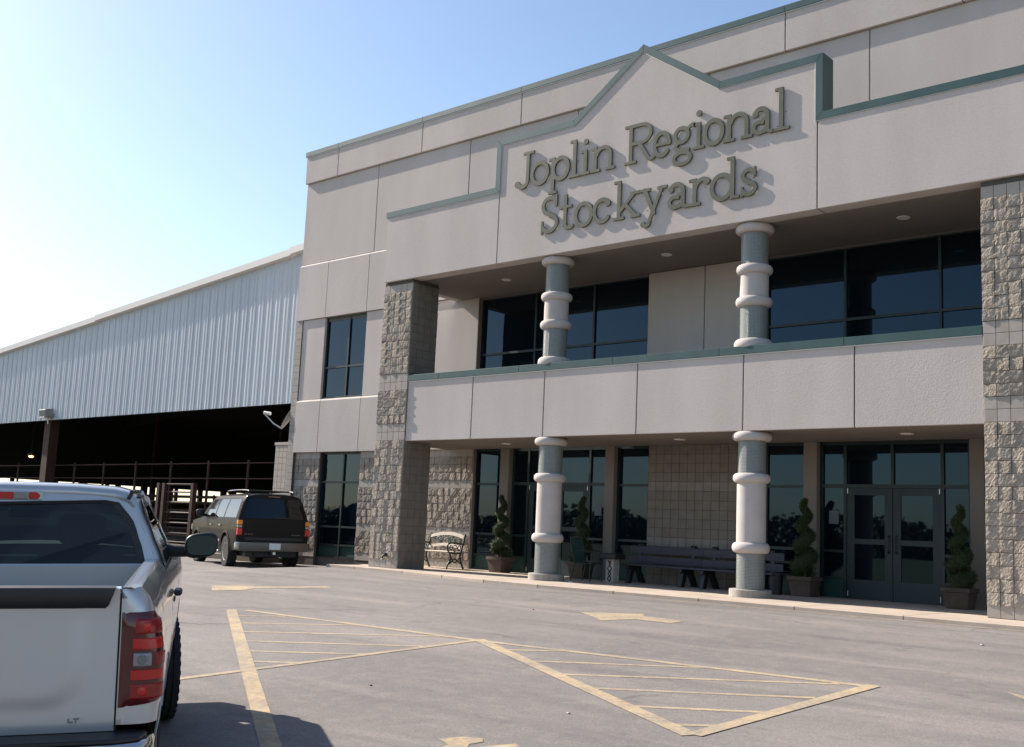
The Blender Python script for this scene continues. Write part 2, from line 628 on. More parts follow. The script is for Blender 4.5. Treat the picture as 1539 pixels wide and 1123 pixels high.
# lane arrows
patch([(-12.05, -5.95), (-11.11, -6.56), (-10.85, -6.1), (-11.05, -5.72), (-10.28, -4.55), (-10.55, -4.42), (-11.35, -5.45), (-11.6, -5.5)], 'painted_arrow')
patch([(-4.62, -4.30), (-3.72, -4.95), (-3.48, -4.45), (-2.86, -4.50), (-2.86, -4.12), (-3.62, -4.02), (-3.80, -3.80)], 'painted_arrow')
patch([(.12, -12.02), (.2, -11.84), (.34, -11.78), (.42, -11.86), (.40, -11.98), (.62, -12.3), (.45, -12.5), (.3, -12.1)], 'painted_symbol')
patch([(.50, -12.02), (.62, -11.74), (.70, -11.78), (.66, -12.1)], 'painted_symbol')
patch([(2.44, -6.80), (3.4, -7.3), (3.4, -7.7), (2.62, -7.02)], 'painted_arrow')
strip([(-5.2, -1.62), (-2.2, -1.50), (1.6, -1.46)], .05, dz=.0045)

# sidewalk: slab with an edge that bends, joints every 1.5 m
swy = {-15.5: -.46, -14.4: -.50, -12.6: -.62, -11.0: -.95, -9.5: -1.25, -8.0: -1.32, -6.2: -1.30, -4.4: -1.28, -2.6: -1.27, -.8: -1.27, 1.0: -1.28, 2.8: -1.28, 4.6: -1.28}
xs = sorted(swy)
sw = struct(bx('sidewalk', 'mortar', None, -15.49, 4.59, -.25, 2.8, -.35, .035))
for a, b in zip(xs[:-1], xs[1:]):
    MB().prism([(a+.005, swy[a]), (b-.005, swy[b]), (b-.005, 2.78), (a+.005, 2.78)], 'z', -.35, .05).build('slab', 'concrete', sw, bevel=.008)
# small litter: stones and dead leaves on the asphalt
for i, (x, y, s) in enumerate([(-1.9, -10.9, .014), (.2, -10.6, .016), (-5.3, -4.6, .016), (1.1, -3.5, .024)]):
    mb = MB()
    mb.lathe([(.001, -.5*s), (s*.8, -.3*s), (s, .1*s), (s*.6, .55*s), (.001, .6*s)], 6)
    o = mb.build('pebble', 'paper' if i in (1, 3, 4) else 'bark', None, smooth=50)
    o.location = (x, y, gz(x, y)+.3*s)
    o.rotation_euler = (0, 0, i*1.3)
    tag(o, ['brown pebble', 'small white pebble', 'dark pebble', 'white scrap', 'tiny pale stone', 'tiny dark stone', 'dark bit of debris', 'brown bit of debris'][i] + ' ' +
        ['on the asphalt below the left hatched triangle', 'lying near the foot of the right hatched triangle', 'on the asphalt before the first round column', 'on the asphalt in front of the right entrance doors', 'at the bottom edge near the painted symbol', 'on the open asphalt beside the silver pickup', 'on the asphalt right of the hatched triangle', 'beside the slanting edge of the left hatched triangle'][i], 'debris')

# ------------------------------------------------------------------ office building
c8 = .2032
B = empty('office_building', 'beige stucco and block two-storey office with green coping and pillared entrance portico', 'building', (-6.7, 3, 0))
B.location = (0, 0, 0)


def panel(name, mat, x0, x1, yf, yb, z0, z1, parent=B, bevel=.009, chamfer=0.):
    if chamfer:
        prof = [(yf, z0), (yf, z1-chamfer), (yf+chamfer, z1), (yb, z1), (yb, z0)]
        return MB().prism(prof, 'x', x0, x1).build(name, mat, parent)
    return bx(name, mat, parent, x0, x1, yf, yb, z0, z1, bevel)


XL = -21.28
XR = 14.0
# backing of the main block (seen only in the joints)
bx('wall_core', 'joint', B, XL+.03, XR, 2.60, 5.8, 7.0, 12.30)
bx('wall_core', 'joint', B, XL+.03, -18.05+.0, 2.72, 5.8, -.4, 7.0)
bx('wall_core', 'joint', B, -18.05, -13.6, 2.66, 5.8, -.4, 7.0)
bx('wall_core', 'joint', B, -13.6, XR, 2.76, 5.8, .0, 7.0)
bx('side_wall', 'stucco', B, XL, XL+.03, 2.56, 5.8, .0, 12.28)
J = .011
# parapet band
px = [XL-.02, -19.74, -16.05, -12.34, -8.6, -4.82, -1.08, 2.66, 6.4, 10.1, XR]
for a, b in zip(px[:-1], px[1:]):
    panel('parapet_panel', 'stucco', a+J, b-J, 2.42, 2.595, 11.49, 12.36)
    bx('coping', 'green', B, a+.001 if a > XL else a-.03, b-.001, 2.385, 2.75, 12.362, 12.515, .006)
    bx('flashing', 'flash', B, a+.003, b-.003, 2.398, 2.42, 12.340, 12.361)
bx('parapet_return', 'stucco', B, XL-.018, XL+.25, 2.60, 5.8, 11.49, 12.36)
# upper field
ux = [XL, -17.92, -14.20, -10.5, -6.73, -2.97, .75, 4.5, 8.2, XR]
for a, b in zip(ux[:-1], ux[1:]):
    panel('stucco_panel', 'stucco', a+J, b-J, 2.50, 2.595, 8.885, 11.48)
# band above the windows, its upper edge sloped and catching the sun
mx = [XL, -19.89, -18.02, -16.2, -14.48]
for a, b in zip(mx[:-1], mx[1:]):
    panel('stucco_panel', 'stucco', a+(J if a > XL else 0), b-J, 2.445, 2.595, 7.13, 8.875, chamfer=.055)
# window storey
panel('stucco_panel', 'stucco', -20.99, -19.93, 2.50, 2.71, 4.665, 7.12)
panel('stucco_panel', 'stucco', -18.05, -16.2-J, 2.50, 2.655, 4.665, 7.12)
panel('stucco_panel', 'stucco', -16.2+J, -13.60, 2.50, 2.655, 4.665, 7.12)
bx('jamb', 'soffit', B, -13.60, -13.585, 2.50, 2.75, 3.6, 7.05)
lx = [-20.99, -19.85, -18.03, -16.2, -14.4, -13.56]
for a, b in zip(lx[:-1], lx[1:]):
    panel('stucco_panel', 'stucco', a+(J if a > -20.9 else 0), b-J, 2.445, 2.655, 3.09, 4.66, chamfer=.055)
# wall between the upper windows, and right end
panel('stucco_panel', 'stucco', -8.24, -6.76, 2.50, 2.755, 3.6, 7.03)
panel('stucco_panel', 'stucco', -6.74, -5.31, 2.50, 2.755, 3.6, 7.03)
panel('stucco_panel', 'stucco', .06, 4, 2.50, 2.755, .05, 7.03)

# ---- masonry
NV = 12


def split_face(seed, w=c8-.007, h=c8-.007):
    rnd = random.Random(seed)
    n = 6
    pts = []
    tilt = (rnd.uniform(-.009, .009), rnd.uniform(-.006, .006))
    lumps = [(rnd.uniform(-.5, .5), rnd.uniform(-.5, .5), rnd.uniform(.18, .4), rnd.uniform(-.006, .006)) for _ in range(6)]
    for j in range(n):
        row = []
        for i in range(n):
            u, v = i/(n-1)-.5, j/(n-1)-.5
            edge = max(abs(u), abs(v)) > .49
            d = .015 + rnd.uniform(-.0045, .0045) + (rnd.uniform(-.003, .002) if edge else .002)
            for lu, lv, lr, la in lumps:
                d += la*math.exp(-((u-lu)**2+(v-lv)**2)/(lr*lr))
            d = max(.002, d + tilt[0]*u*2 + tilt[1]*v*2)
            ju = 0 if edge else rnd.uniform(-.05, .05)
            jv = 0 if edge else rnd.uniform(-.05, .05)
            row.append(((u+ju)*w, -d, (v+jv)*h))
        pts.append(row)
    mb = MB().grid(pts)
    # rim back to the mortar
    loop = [(0, i) for i in range(n)] + [(j, n-1) for j in range(1, n)] + [(n-1, i) for i in range(n-2, -1, -1)] + [(j, 0) for j in range(n-2, 0, -1)]
    front = [pts[j][i] for j, i in loop]
    back = [(p[0], .03, p[2]) for p in front]
    mb.loft([front, back], closed=True, cap=False)
    return mb


SPLIT = [split_face(100+i) for i in range(NV)]
SPLIT_ME = [m.mesh('split_face_block', 'split', weld=True) for m in SPLIT]
hb = c8/2-.0035
SMOOTH_MB = MB().box(-hb, hb, 0, .03, -hb, hb)
SMOOTH_ME = SMOOTH_MB.mesh('smooth_block', 'smooth', bevel=.004)
BAND_ME = SMOOTH_MB.mesh('smooth_block', 'smooth_band', bevel=.004)
SHADED_ME = SMOOTH_MB.mesh('smooth_block', 'smooth_shaded', bevel=.004)


def pillar_row_kind(i):
    return 's' if i == 0 or i in (15, 16, 21, 22) or i >= 33 else 'r'


def pillar(x0, ncol, side_mesh):
    P = bx('pillar', 'mortar', B, x0+.006, x0+ncol*c8-.006, .012, .89, .0, 7.03)
    rz = [.0] + [1.2*c8 + k*c8 for k in range(0, 34)]
    n = 0
    for i in range(len(rz)):
        zb = rz[i]
        for k in range(ncol):
            cx = x0 + (k+.5)*c8
            if pillar_row_kind(i) == 's':
                zc, sc = zb + c8/2, 1.
                if i == 0:
                    zc, sc = .05 + .6*c8*.86, 1.0
                if zb + c8 > 7.06:
                    continue
                o = link('smooth_block', SMOOTH_ME, P, (cx, .0, zc))
            else:
                n += 1
                o = link('split_face_block', SPLIT_ME[(i*7+k*5+n) % NV], P, (cx, 0, zb + c8/2))
                if random.random() < .5:
                    o.rotation_euler = (0, math.pi, 0)
    # remaining faces (left, right) joined: too narrow to pick apart from here
    mb = MB()
    for sx, xx in ((-1, x0), (1, x0+ncol*c8)):
        for i, zb in enumerate(rz):
            if zb + c8 > 7.06:
                continue
            for k in range(4):
                yc = .02 + (k+.5)*.2175
                src = SPLIT[(i*5+k*3) % NV] if pillar_row_kind(i) == 'r' else SMOOTH_MB
                zc = zb + c8/2 if i else .05+.6*c8*.86
                m = Matrix.Translation((xx, yc, zc)) @ Matrix.Rotation(sx*math.pi/2, 4, 'Z') @ Matrix.Diagonal((1.06, .45 if src is not SMOOTH_MB else 1, 1, 1))
                mb.merge(src, m)
    stuff(mb.build('side_blockwork', 'smooth_shaded' if side_mesh else 'split', P))  # left pillar sides take the block colour with shade painted in
    return P


pillar(-14.476, 5, True)
pillar(0.0, 5, False)


def wall_row_kind(i):
    return 's' if i in (0, 4, 10, 14) else 'r'


def blockwork(x0, x1, yf, rows=15, z0=.05, all_smooth=False):
    """joined small blocks of the ground-floor wall"""
    ncol = max(1, round((x1-x0)/c8))
    w = (x1-x0)/ncol
    mr, ms = MB(), MB()
    for i in range(rows):
        for k in range(ncol):
            m = Matrix.Translation((x0+(k+.5)*w, yf, z0+(i+.5)*c8)) @ Matrix.Diagonal((w/c8, 1, .995, 1))
            if all_smooth or wall_row_kind(i) == 's':
                ms.merge(SMOOTH_MB, m)
            else:
                mr.merge(SPLIT[(i*7+k*5+int(x0*3)) % NV], m)
    if mr.v:
        stuff(mr.build('split_face_blockwork', 'split', B))
    stuff(ms.build('smooth_blockwork', 'smooth', B))
    bx('mortar_bed', 'mortar', B, x0+.004, x1-.004, yf+.012, yf+.10, z0-.45, z0+rows*c8)


blockwork(XL, -20.99, 2.47, 35, all_smooth=True)
blockwork(-20.985, -19.83, 2.56)
blockwork(-18.0, -13.60, 2.56)
bx('jamb', 'soffit', B, -13.60, -13.555, 2.545, 2.75, .05, 3.085)
# shaded wall between the two entrances: every block its own
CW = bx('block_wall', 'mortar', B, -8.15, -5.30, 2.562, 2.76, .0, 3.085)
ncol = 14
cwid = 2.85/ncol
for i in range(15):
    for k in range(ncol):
        o = link('smooth_block', BAND_ME if i in (4, 10) else SHADED_ME, CW, (-8.15+(k+.5)*cwid, 2.55, .05+(i+.5)*c8*.995))
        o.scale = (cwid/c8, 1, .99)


# ---- windows and doors
def window(name, x0, x1, z0, z1, vs, hs, solid=(), y=2.62, fw=.055, mat='frame', depth=.10, parent=B):
    """frame mesh with a pane per light"""
    mb = MB()
    xs_ = [x0] + list(vs) + [x1]
    zs_ = [z0] + list(hs) + [z1]
    for i, x in enumerate(xs_):
        a = x if i == 0 else x-fw/2
        b = a+fw
        if i == len(xs_)-1:
            a, b = x-fw, x
        mb.box(a, b, y, y+depth, z0, z1)
    for i, z in enumerate(zs_):
        a = z if i == 0 else z-fw/2
        if i == len(zs_)-1:
            a = z-fw
        for xa, xb in zip(xs_[:-1], xs_[1:]):
            mb.box(xa+fw*.5+.001, xb-fw*.5-.001, y+.004, y+depth-.004, a, a+fw)
    W = mb.build(name, mat, parent)
    for i, (xa, xb) in enumerate(zip(xs_[:-1], xs_[1:])):
        for j, (za, zb) in enumerate(zip(zs_[:-1], zs_[1:])):
            if (i, j) in solid or ('*', j) in solid:
                bx('spandrel', 'panel_green', W, xa+.02, xb-.02, y+.045, y+.06, za+.02, zb-.02)
            else:
                bx('pane', 'glass', W, xa+.02, xb-.02, y+.045, y+.055, za+.02, zb-.02)
    return W


window('window', -13.58, -8.25, 3.62, 7.035, (-11.73, -9.90), (5.54,), y=2.63)
window('window', -5.30, .05, 3.62, 7.035, (-3.55, -1.65), (5.54,), y=2.63)
window('window', -19.92, -18.06, 4.67, 7.12, (-18.88,), (5.60,), y=2.57)
window('window', -19.82, -18.01, .06, 3.085, (-18.85,), (.42, .94, 2.22), solid=(('*', 0),), y=2.66)
for a, b in ((-13.55, -12.60), (-9.07, -8.16), (-5.29, -4.37), (-.85, .05)):
    window('window', a, b, .051, 3.085, (), (.42, .95, 2.20), solid=(('*', 0),), y=2.64)
for a, b in ((-12.60, -12.30), (-9.33, -9.07), (-4.37, -4.08), (-1.11, -.85)):
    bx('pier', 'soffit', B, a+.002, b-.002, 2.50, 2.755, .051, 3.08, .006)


def door_leaf(parent, x0, x1, hinge_left):
    st = .155
    mb = MB()
    z0, z1 = .058, 2.175
    mb.box(x0+.004, x0+st, 2.655, 2.70, z0, z1)
    mb.box(x1-st, x1-.004, 2.655, 2.70, z0, z1)
    for a, b in ((z0, .42), (1.10, 1.20), (2.04, z1)):
        mb.box(x0+st, x1-st, 2.657, 2.698, a, b)
    D = mb.build('door', 'door_green', parent)
    for a, b in ((.42, 1.10), (1.20, 2.04)):
        bx('pane', 'glass', D, x0+st-.01, x1-st+.01, 2.675, 2.683, a-.01, b+.01)
    hx = x1-.07 if hinge_left else x0+.07
    MB().tube([(hx, 2.65, .95), (hx, 2.59, .97), (hx, 2.59, 1.25), (hx, 2.65, 1.27)], .013, 8).build('handle', 'black', D, smooth=40)
    hg = x0+.02 if hinge_left else x1-.02
    for z in (.15, 2.12):
        MB().tube([(hg, 2.648, z-.05), (hg, 2.648, z+.05)], .012, 8).build('hinge', 'alloy', D, smooth=40)
    return D


def entrance(x0, x1, d0, dm, d1):
    mb = MB()
    y0, y1 = 2.64, 2.74
    fw = .06
    for x in (x0, d0-fw, d1, x1-fw):
        mb.box(x, x+fw, y0, y1, .051, 3.085)
    for xa, xb in ((x0+fw, d0-fw), (d0, d1), (d1+fw, x1-fw)):
        mb.box(xa+.001, xb-.001, y0+.003, y1-.003, 2.18, 2.25)
        mb.box(xa+.001, xb-.001, y0+.003, y1-.003, 3.02, 3.085)
    for xa, xb in ((x0+fw, d0-fw), (d1+fw, x1-fw)):
        for z in (.40, .92):
            mb.box(xa+.001, xb-.001, y0+.003, y1-.003, z, z+.05)
    mb.box(dm-.03, dm+.03, y0+.002, y1-.002, 2.252, 3.018)
    E = mb.build('entrance_frame', 'frame', B)
    for xa, xb in ((x0+fw, d0-fw), (d1+fw, x1-fw)):
        bx('pane', 'glass', E, xa-.01, xb+.01, 2.685, 2.693, .94, 2.19)
        bx('pane', 'glass', E, xa-.01, xb+.01, 2.685, 2.693, 2.24, 3.03)
        bx('pane', 'glass', E, xa-.01, xb+.01, 2.685, 2.693, .44, .93)
        bx('spandrel', 'panel_green', E, xa-.01, xb+.01, 2.685, 2.70, .055, .41)
    for xa, xb in ((d0, dm-.03), (dm+.03, d1)):
        bx('pane', 'glass', E, xa-.01, xb+.01, 2.685, 2.693, 2.24, 3.03)
    door_leaf(E, d0+.003, dm-.003, True)
    door_leaf(E, dm+.003, d1-.003, False)


entrance(-12.29, -9.34, -11.74, -10.82, -9.90)
entrance(-4.07, -1.12, -3.52, -2.60, -1.68)

# ---- balcony between the two pillars
bpx = [-13.455, -11.30, -9.17, -6.74, -4.34, -2.17, -.005]
bx('balcony_core', 'joint', B, -13.45, -.01, .075, .62, 3.085, 4.49)
for a, b in zip(bpx[:-1], bpx[1:]):
    panel('stucco_panel', 'stucco', a+(J if a > -13 else 0), b-(J if b < -.1 else 0), .03, .072, 3.07, 4.495)
bcx = [-13.45, -12.4, -9.9, -7.35, -4.85, -2.35, -.006]
for a, b in zip(bcx[:-1], bcx[1:]):
    bx('coping', 'green', B, a+.0015, b-.0015, -.002, .70, 4.505, 4.655, .006)
bx('flashing', 'flash', B, -13.44, -.012, 0.010, .03, 4.485, 4.504)
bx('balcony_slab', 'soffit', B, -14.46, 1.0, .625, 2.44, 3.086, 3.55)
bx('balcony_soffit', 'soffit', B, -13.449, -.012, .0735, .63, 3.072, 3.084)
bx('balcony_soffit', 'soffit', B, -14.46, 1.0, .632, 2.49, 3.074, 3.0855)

# ---- canopy with stepped gable
YF = -.06
prof = [(-14.50, 8.70), (-10.64, 8.70), (-10.64, 9.83), (-8.50, 9.83), (-6.74, 11.05), (-4.92, 9.81), (-2.87, 9.83), (-2.87, 8.70), (1.06, 8.70)]


def offset_path(path, d):
    res = []
    n = len(path)
    for i, p in enumerate(path):
        a = Vector(path[max(i-1, 0)])
        b = Vector(path[i])
        c_ = Vector(path[min(i+1, n-1)])
        d1 = (b-a).normalized() if i > 0 else (c_-b).normalized()
        d2 = (c_-b).normalized() if i < n-1 else d1
        n1 = Vector((-d1.y, d1.x))
        n2 = Vector((-d2.y, d2.x))
        bis = (n1+n2).normalized()
        res.append(b + bis*(d/max(.25, bis.dot(n1))))
    return [tuple(q) for q in res]


outer = offset_path(prof, .145)
for i in range(len(prof)-1):
    quad = [prof[i], prof[i+1], outer[i+1], outer[i]]
    MB().prism(quad, 'y', -.085, .34).build('coping', 'green', B, bevel=.004)
edge = offset_path(prof, -.012)
for i in range(len(prof)-1):
    MB().prism([edge[i], edge[i+1], prof[i+1], prof[i]], 'y', -.076, -.062).build('flashing', 'flash', B)
zc = 7.04
panel('stucco_panel', 'stucco', -14.46, -10.66-J, YF, .30, zc, 8.695)
panel('stucco_panel', 'stucco', -2.84+J, 1.02, YF, .30, zc, 8.695)
gab = [(-10.66+J, zc), (-2.84-J, zc), (-2.84-J, 8.69), (-2.88, 9.825), (-4.92, 9.80), (-6.74, 11.04), (-8.50, 9.825), (-10.635, 9.825), (-10.635, 8.69), (-10.66+J, 8.69)]
MB().prism(gab, 'y', YF, .30).build('gable_panel', 'stucco', B, bevel=.006)
bx('canopy_core', 'joint', B, -14.40, .95, .0, .28, zc+.01, 8.6)
for x0, x1 in ((-14.455, -14.2), (.76, 1.015)):
    bx('canopy_side', 'stucco', B, x0, x1, .302, 2.49, zc, 8.69)
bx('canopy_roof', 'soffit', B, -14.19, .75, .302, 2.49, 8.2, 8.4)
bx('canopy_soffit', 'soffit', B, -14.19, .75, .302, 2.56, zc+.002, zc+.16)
for x in (-11.55, -6.95, -1.8):
    MB().lathe([(.001, zc-.004), (.085, zc-.004), (.11, zc-.012), (.12, zc), (.12, zc+.03), (.001, zc+.03)], 20, (x, 1.28, 0)).build('downlight', 'trim', B, smooth=40)
for x in (-11.3, -6.5, -1.75):
    MB().lathe([(.001, 3.066), (.085, 3.066), (.11, 3.058), (.12, 3.072), (.12, 3.09), (.001, 3.09)], 20, (x, 1.26, 0)).build('downlight', 'trim', B, smooth=40)


# ---- round columns
def uv_cyl(name, parent, x, y, r, z0, z1, mat):
    n = 40
    vs, fs, uvs = [], [], []
    for i in range(n+1):
        a = 2*math.pi*i/n
        for z in (z0, z1):
            vs.append((x+r*math.cos(a), y+r*math.sin(a), z))
            uvs.append((r*a, z))
    for i in range(n):
        fs.append((2*i, 2*i+2, 2*i+3, 2*i+1))
    me = bpy.data.meshes.new(name)
    me.from_pydata(vs, [], fs)
    ul = me.uv_layers.new(name='UVMap')
    for lp in me.loops:
        ul.data[lp.index].uv = uvs[lp.vertex_index]
    me.polygons.foreach_set('use_smooth', [True]*len(me.polygons))
    me.materials.append(MAT[mat])
    return link(name, me, parent)


def ring_prof(r0, r1, z0, z1, k=10):
    h = (z1-z0)/2
    return [(r0-.02, z0)] + [(r1-h*.8 + h*.8*math.sin(a), (z0+z1)/2 - h*math.cos(a)) for a in [math.pi*i/k for i in range(k+1)]] + [(r0-.02, z1)]


def round_column(x, zs, base_plinth):
    y = .34
    z = zs
    rt, rw = .258, .268
    C = MB().lathe([(rw, z[3]), (rw, z[4])], 40, (x, y, 0)).build('column', 'col_white', B, smooth=40)
    uv_cyl('tile_drum', C, x, y, rt, z[1], z[2], 'tile')
    uv_cyl('tile_drum', C, x, y, rt, z[5], z[6], 'tile')
    for a, b in ((z[2], z[3]), (z[4], z[5])):
        MB().lathe(ring_prof(rw, .345, a, b), 40, (x, y, 0)).build('ring', 'col_white', C, smooth=50)
    if base_plinth:
        MB().lathe([(.001, z[0]), (.385, z[0]), (.385, z[1]-.012), (.373, z[1]), (.001, z[1])], 40, (x, y, 0)).build('plinth', 'base_conc', C, smooth=40)
    else:
        MB().lathe(ring_prof(.30, .365, z[0]-.06, z[1]), 40, (x, y, 0)).build('base_ring', 'col_white', C, smooth=50)
    MB().lathe(ring_prof(.30, .365, z[6], z[7]), 40, (x, y, 0)).build('capital', 'col_white', C, smooth=50)


for x in (-9.17, -4.31):
    round_column(x, [.051, .19, .84, 1.035, 2.12, 2.30, 2.90, 3.071], True)
    round_column(x, [4.656, 4.82, 5.44, 5.63, 6.07, 6.25, 6.87, 7.039], False)

# hose spigot on the left pillar
sp = empty('hose_spigot', 'small dark hose tap with bright tip low on the left block pillar', 'tap', (-13.83, -.03, .36))
MB().lathe([(.001, -.06), (.03, -.055), (.045, -.02), (.045, .04), (.001, .05)], 14, axis='y').build('valve', 'black', sp, smooth=40)
MB().tube([(0, -.04, 0), (-.02, -.08, -.03), (-.03, -.10, -.09)], .022, 10).build('spout', 'black', sp, smooth=40)
MB().tube([(-.03, -.10, -.085), (-.032, -.104, -.12)], .026, 10).build('nozzle', 'chrome', sp, smooth=40)

# paper notices on the entrance glass
for x, z, lab in ((-9.62, 1.62, 'left'), (-3.80, 1.60, 'right')):
    o = MB().box(x-.10, x+.10, 2.678, 2.6835, z-.13, z+.13).build('paper_notice', 'notice_paper')
    tag(o, f'white paper notice taped on the sidelight glass of the {lab} entrance', 'notice')


# ------------------------------------------------------------------ sign letters (strokes -> contour -> solid)
def glyph_strokes(ch, w):
    """rectangles ('R'), capsules ('L') and elliptical arcs ('A') in metres; baseline 0, x-height .55"""
    xh, ca, t, s = .55, .84, .088, .058
    h = t/2
    S = []

    def R(x0, z0, x1, z1):
        S.append(('R', x0, z0, x1, z1))

    def L(x0, z0, x1, z1, tt=t):
        S.append(('L', x0, z0, x1, z1, tt/2))

    def A(cx, cz, rx, rz, a0, a1, tt=t):
        n = 28
        p = [(cx+rx*math.cos(rad(a0+(a1-a0)*i/n)), cz+rz*math.sin(rad(a0+(a1-a0)*i/n))) for i in range(n+1)]
        for q0, q1 in zip(p[:-1], p[1:]):
            L(*q0, *q1, tt)

    def D(cx, cz, r):
        S.append(('L', cx, cz, cx, cz, r))

    if ch == 'o':
        A(w/2, xh/2, w/2-h, xh/2-h+.008, 0, 360)
    elif ch == 'c':
        A(w/2, xh/2, w/2-h, xh/2-h+.008, 48, 318)
        D(w*.80, xh*.76, .062)
    elif ch == 'e':
        A(w/2, xh/2, w/2-h, xh/2-h+.008, 0, 318)
        R(.05, xh/2-.03, w-h, xh/2+.03)
    elif ch == 'l':
        R(w/2-h, 0, w/2+h, ca)
        R(0 if w < .36 else .03, 0, w, s)
        R(w/2-h-.085, ca-s, w/2, ca)
    elif ch == 'i':
        R(w/2-h, 0, w/2+h, xh)
        R(-.02, 0, w+.02, s)
        R(w/2-h-.075, xh-s, w/2, xh)
        D(w/2, .735, .062)
    elif ch == 'n':
        R(.08, 0, .08+t, xh)
        R(0, 0, .25, s)
        R(0, xh-s, .1, xh)
        R(w-.08-t, 0, w-.08, xh*.62)
        R(w-.25, 0, w, s)
        A((.08+w-.08)/2+.015, xh*.60, (w-.16)/2-h-.015, xh*.40-h+.008, 0, 165)
    elif ch == 'p':
        R(.07, -.27, .07+t, xh)
        R(0, -.27, .24, -.27+s)
        R(-.01, xh-s, .1, xh)
        A((w+.07)/2, xh/2, (w-.07)/2-h, xh/2-h+.008, 0, 360)
    elif ch == 'd':
        R(w-.07-t-.04, 0, w-.07-.04, ca)
        R(w-.12, 0, w, s)
        R(w-.07-t-.12, ca-s, w-.12, ca)
        A((w-.12)/2, xh/2, (w-.12)/2-h, xh/2-h+.008, 0, 360)
    elif ch == 'g':
        A(w*.42, xh*.66, w*.36-h, xh*.34-h+.006, 0, 360, .078)
        A(w*.46, -.115, w*.43-h, .165-h, 0, 360, .076)
        L(w*.25, xh*.36, w*.14, .13, .07)
        L(w*.14, .13, w*.30, .06, .07)
        L(w*.30, .06, w*.70, .045, .075)
        L(w*.66, xh*.86, w*.86, xh*.99, .065)
        D(w*.92, xh*.97, .05)
    elif ch == 'a':
        R(w-.09-t, .05, w-.09, xh*.68)
        A(w*.42, xh*.66, w-.09-h-w*.42, xh*.34-h+.008, 0, 160)
        D(w*.17, xh*.76, .060)
        A(w*.36, xh*.27, w*.36-h, xh*.27-h, 60, 330, .08)
        L(w*.5, xh*.54, w-.12, xh*.56, .065)
        L(w*.6, .055, w-.13, .13, .07)
        R(w-.10, 0, w, s)
        L(w-.09-h, .06, w-.05, .03, .065)
    elif ch == 'r':
        R(.09, 0, .09+t, xh)
        R(0, 0, .27, s)
        R(0, xh-s, .12, xh)
        A(w*.66, xh*.52, w*.66-.09-h, xh*.48-h+.008, 70, 165)
        D(w-.07, xh*.84, .066)
    elif ch == 't':
        R(w*.30, .10, w*.30+t, .80)
        R(0, xh-s, w*.88, xh)
        A(w*.30+.16, .13, .16-h, .13-h, 180, 318, .08)
    elif ch == 'k':
        R(.09, 0, .09+t, ca)
        R(0, 0, .27, s)
        R(.0, ca-s, .12, ca)
        L(.15, .17, w-.16, xh-.03, .075)
        L(.30, .30, w-.13, .05, t)
        R(w-.26, xh-s, w-.02, xh)
        R(w-.24, 0, w, s)
    elif ch == 'y':
        L(.12, xh-.03, w*.52, .02, t)
        L(w-.13, xh-.03, w*.33, -.19, .078)
        R(0, xh-s, .26, xh)
        R(w-.24, xh-s, w, xh)
        A(w*.24, -.17, w*.11, .06, 200, 350, .075)
        D(w*.13, -.19, .055)
    elif ch == 's':
        A(w*.5, xh*.735, w*.5-h-.015, xh*.265-h+.008, 25, 265, .08)
        A(w*.5, xh*.265, w*.5-h, xh*.265-h+.008, -155, 88, .08)
        L(w*.84, xh*.70, w*.84, xh*.98, .05)
        L(w*.12, xh*.32, w*.12, xh*.02, .05)
    elif ch == 'S':
        A(w*.5, ca*.735, w*.5-h-.02, ca*.265-h, 25, 268)
        A(w*.5, ca*.265, w*.5-h, ca*.265-h, -155, 88)
        L(w*.86, ca*.72, w*.86, ca*.98, .058)
        L(w*.10, ca*.32, w*.10, ca*.02, .058)
    elif ch == 'J':
        R(w*.56, .16, w*.56+t, ca)
        R(w*.36, ca-s, w, ca)
        A(w*.56+h-.14, .17, .14, .17-h, 200, 360)
        D(w*.56+h-.30, .12, .072)
    elif ch == 'R':
        R(.11, 0, .11+t, ca)
        R(0, 0, .30, s)
        R(0, ca-s, .14, ca)
        R(.12, ca-t*.8, w*.60, ca)
        R(.12, ca*.46, w*.60, ca*.46+t*.8)
        A(w*.60, ca*.46+(ca*.54)/2, w*.29, ca*.27-h*.8, -90, 90, t*.8)
        L(w*.52, ca*.46, w*.80, .07, t)
        A(w*.90, .10, w*.12, .07, 190, 330, .07)
    return S


def sdf(S, X, Z):
    d = np.full(X.shape, 9.)
    for k in S:
        if k[0] == 'R':
            _, x0, z0, x1, z1 = k
            qx = np.abs(X-(x0+x1)/2) - abs(x1-x0)/2
            qz = np.abs(Z-(z0+z1)/2) - abs(z1-z0)/2
            e = np.hypot(np.maximum(qx, 0), np.maximum(qz, 0)) + np.minimum(np.maximum(qx, qz), 0)
        else:
            _, x0, z0, x1, z1, r = k
            dx, dz = x1-x0, z1-z0
            q = dx*dx+dz*dz
            tt = np.clip(((X-x0)*dx+(Z-z0)*dz)/q, 0, 1) if q > 1e-9 else 0
            e = np.hypot(X-x0-tt*dx, Z-z0-tt*dz) - r
        d = np.minimum(d, e)
    return d


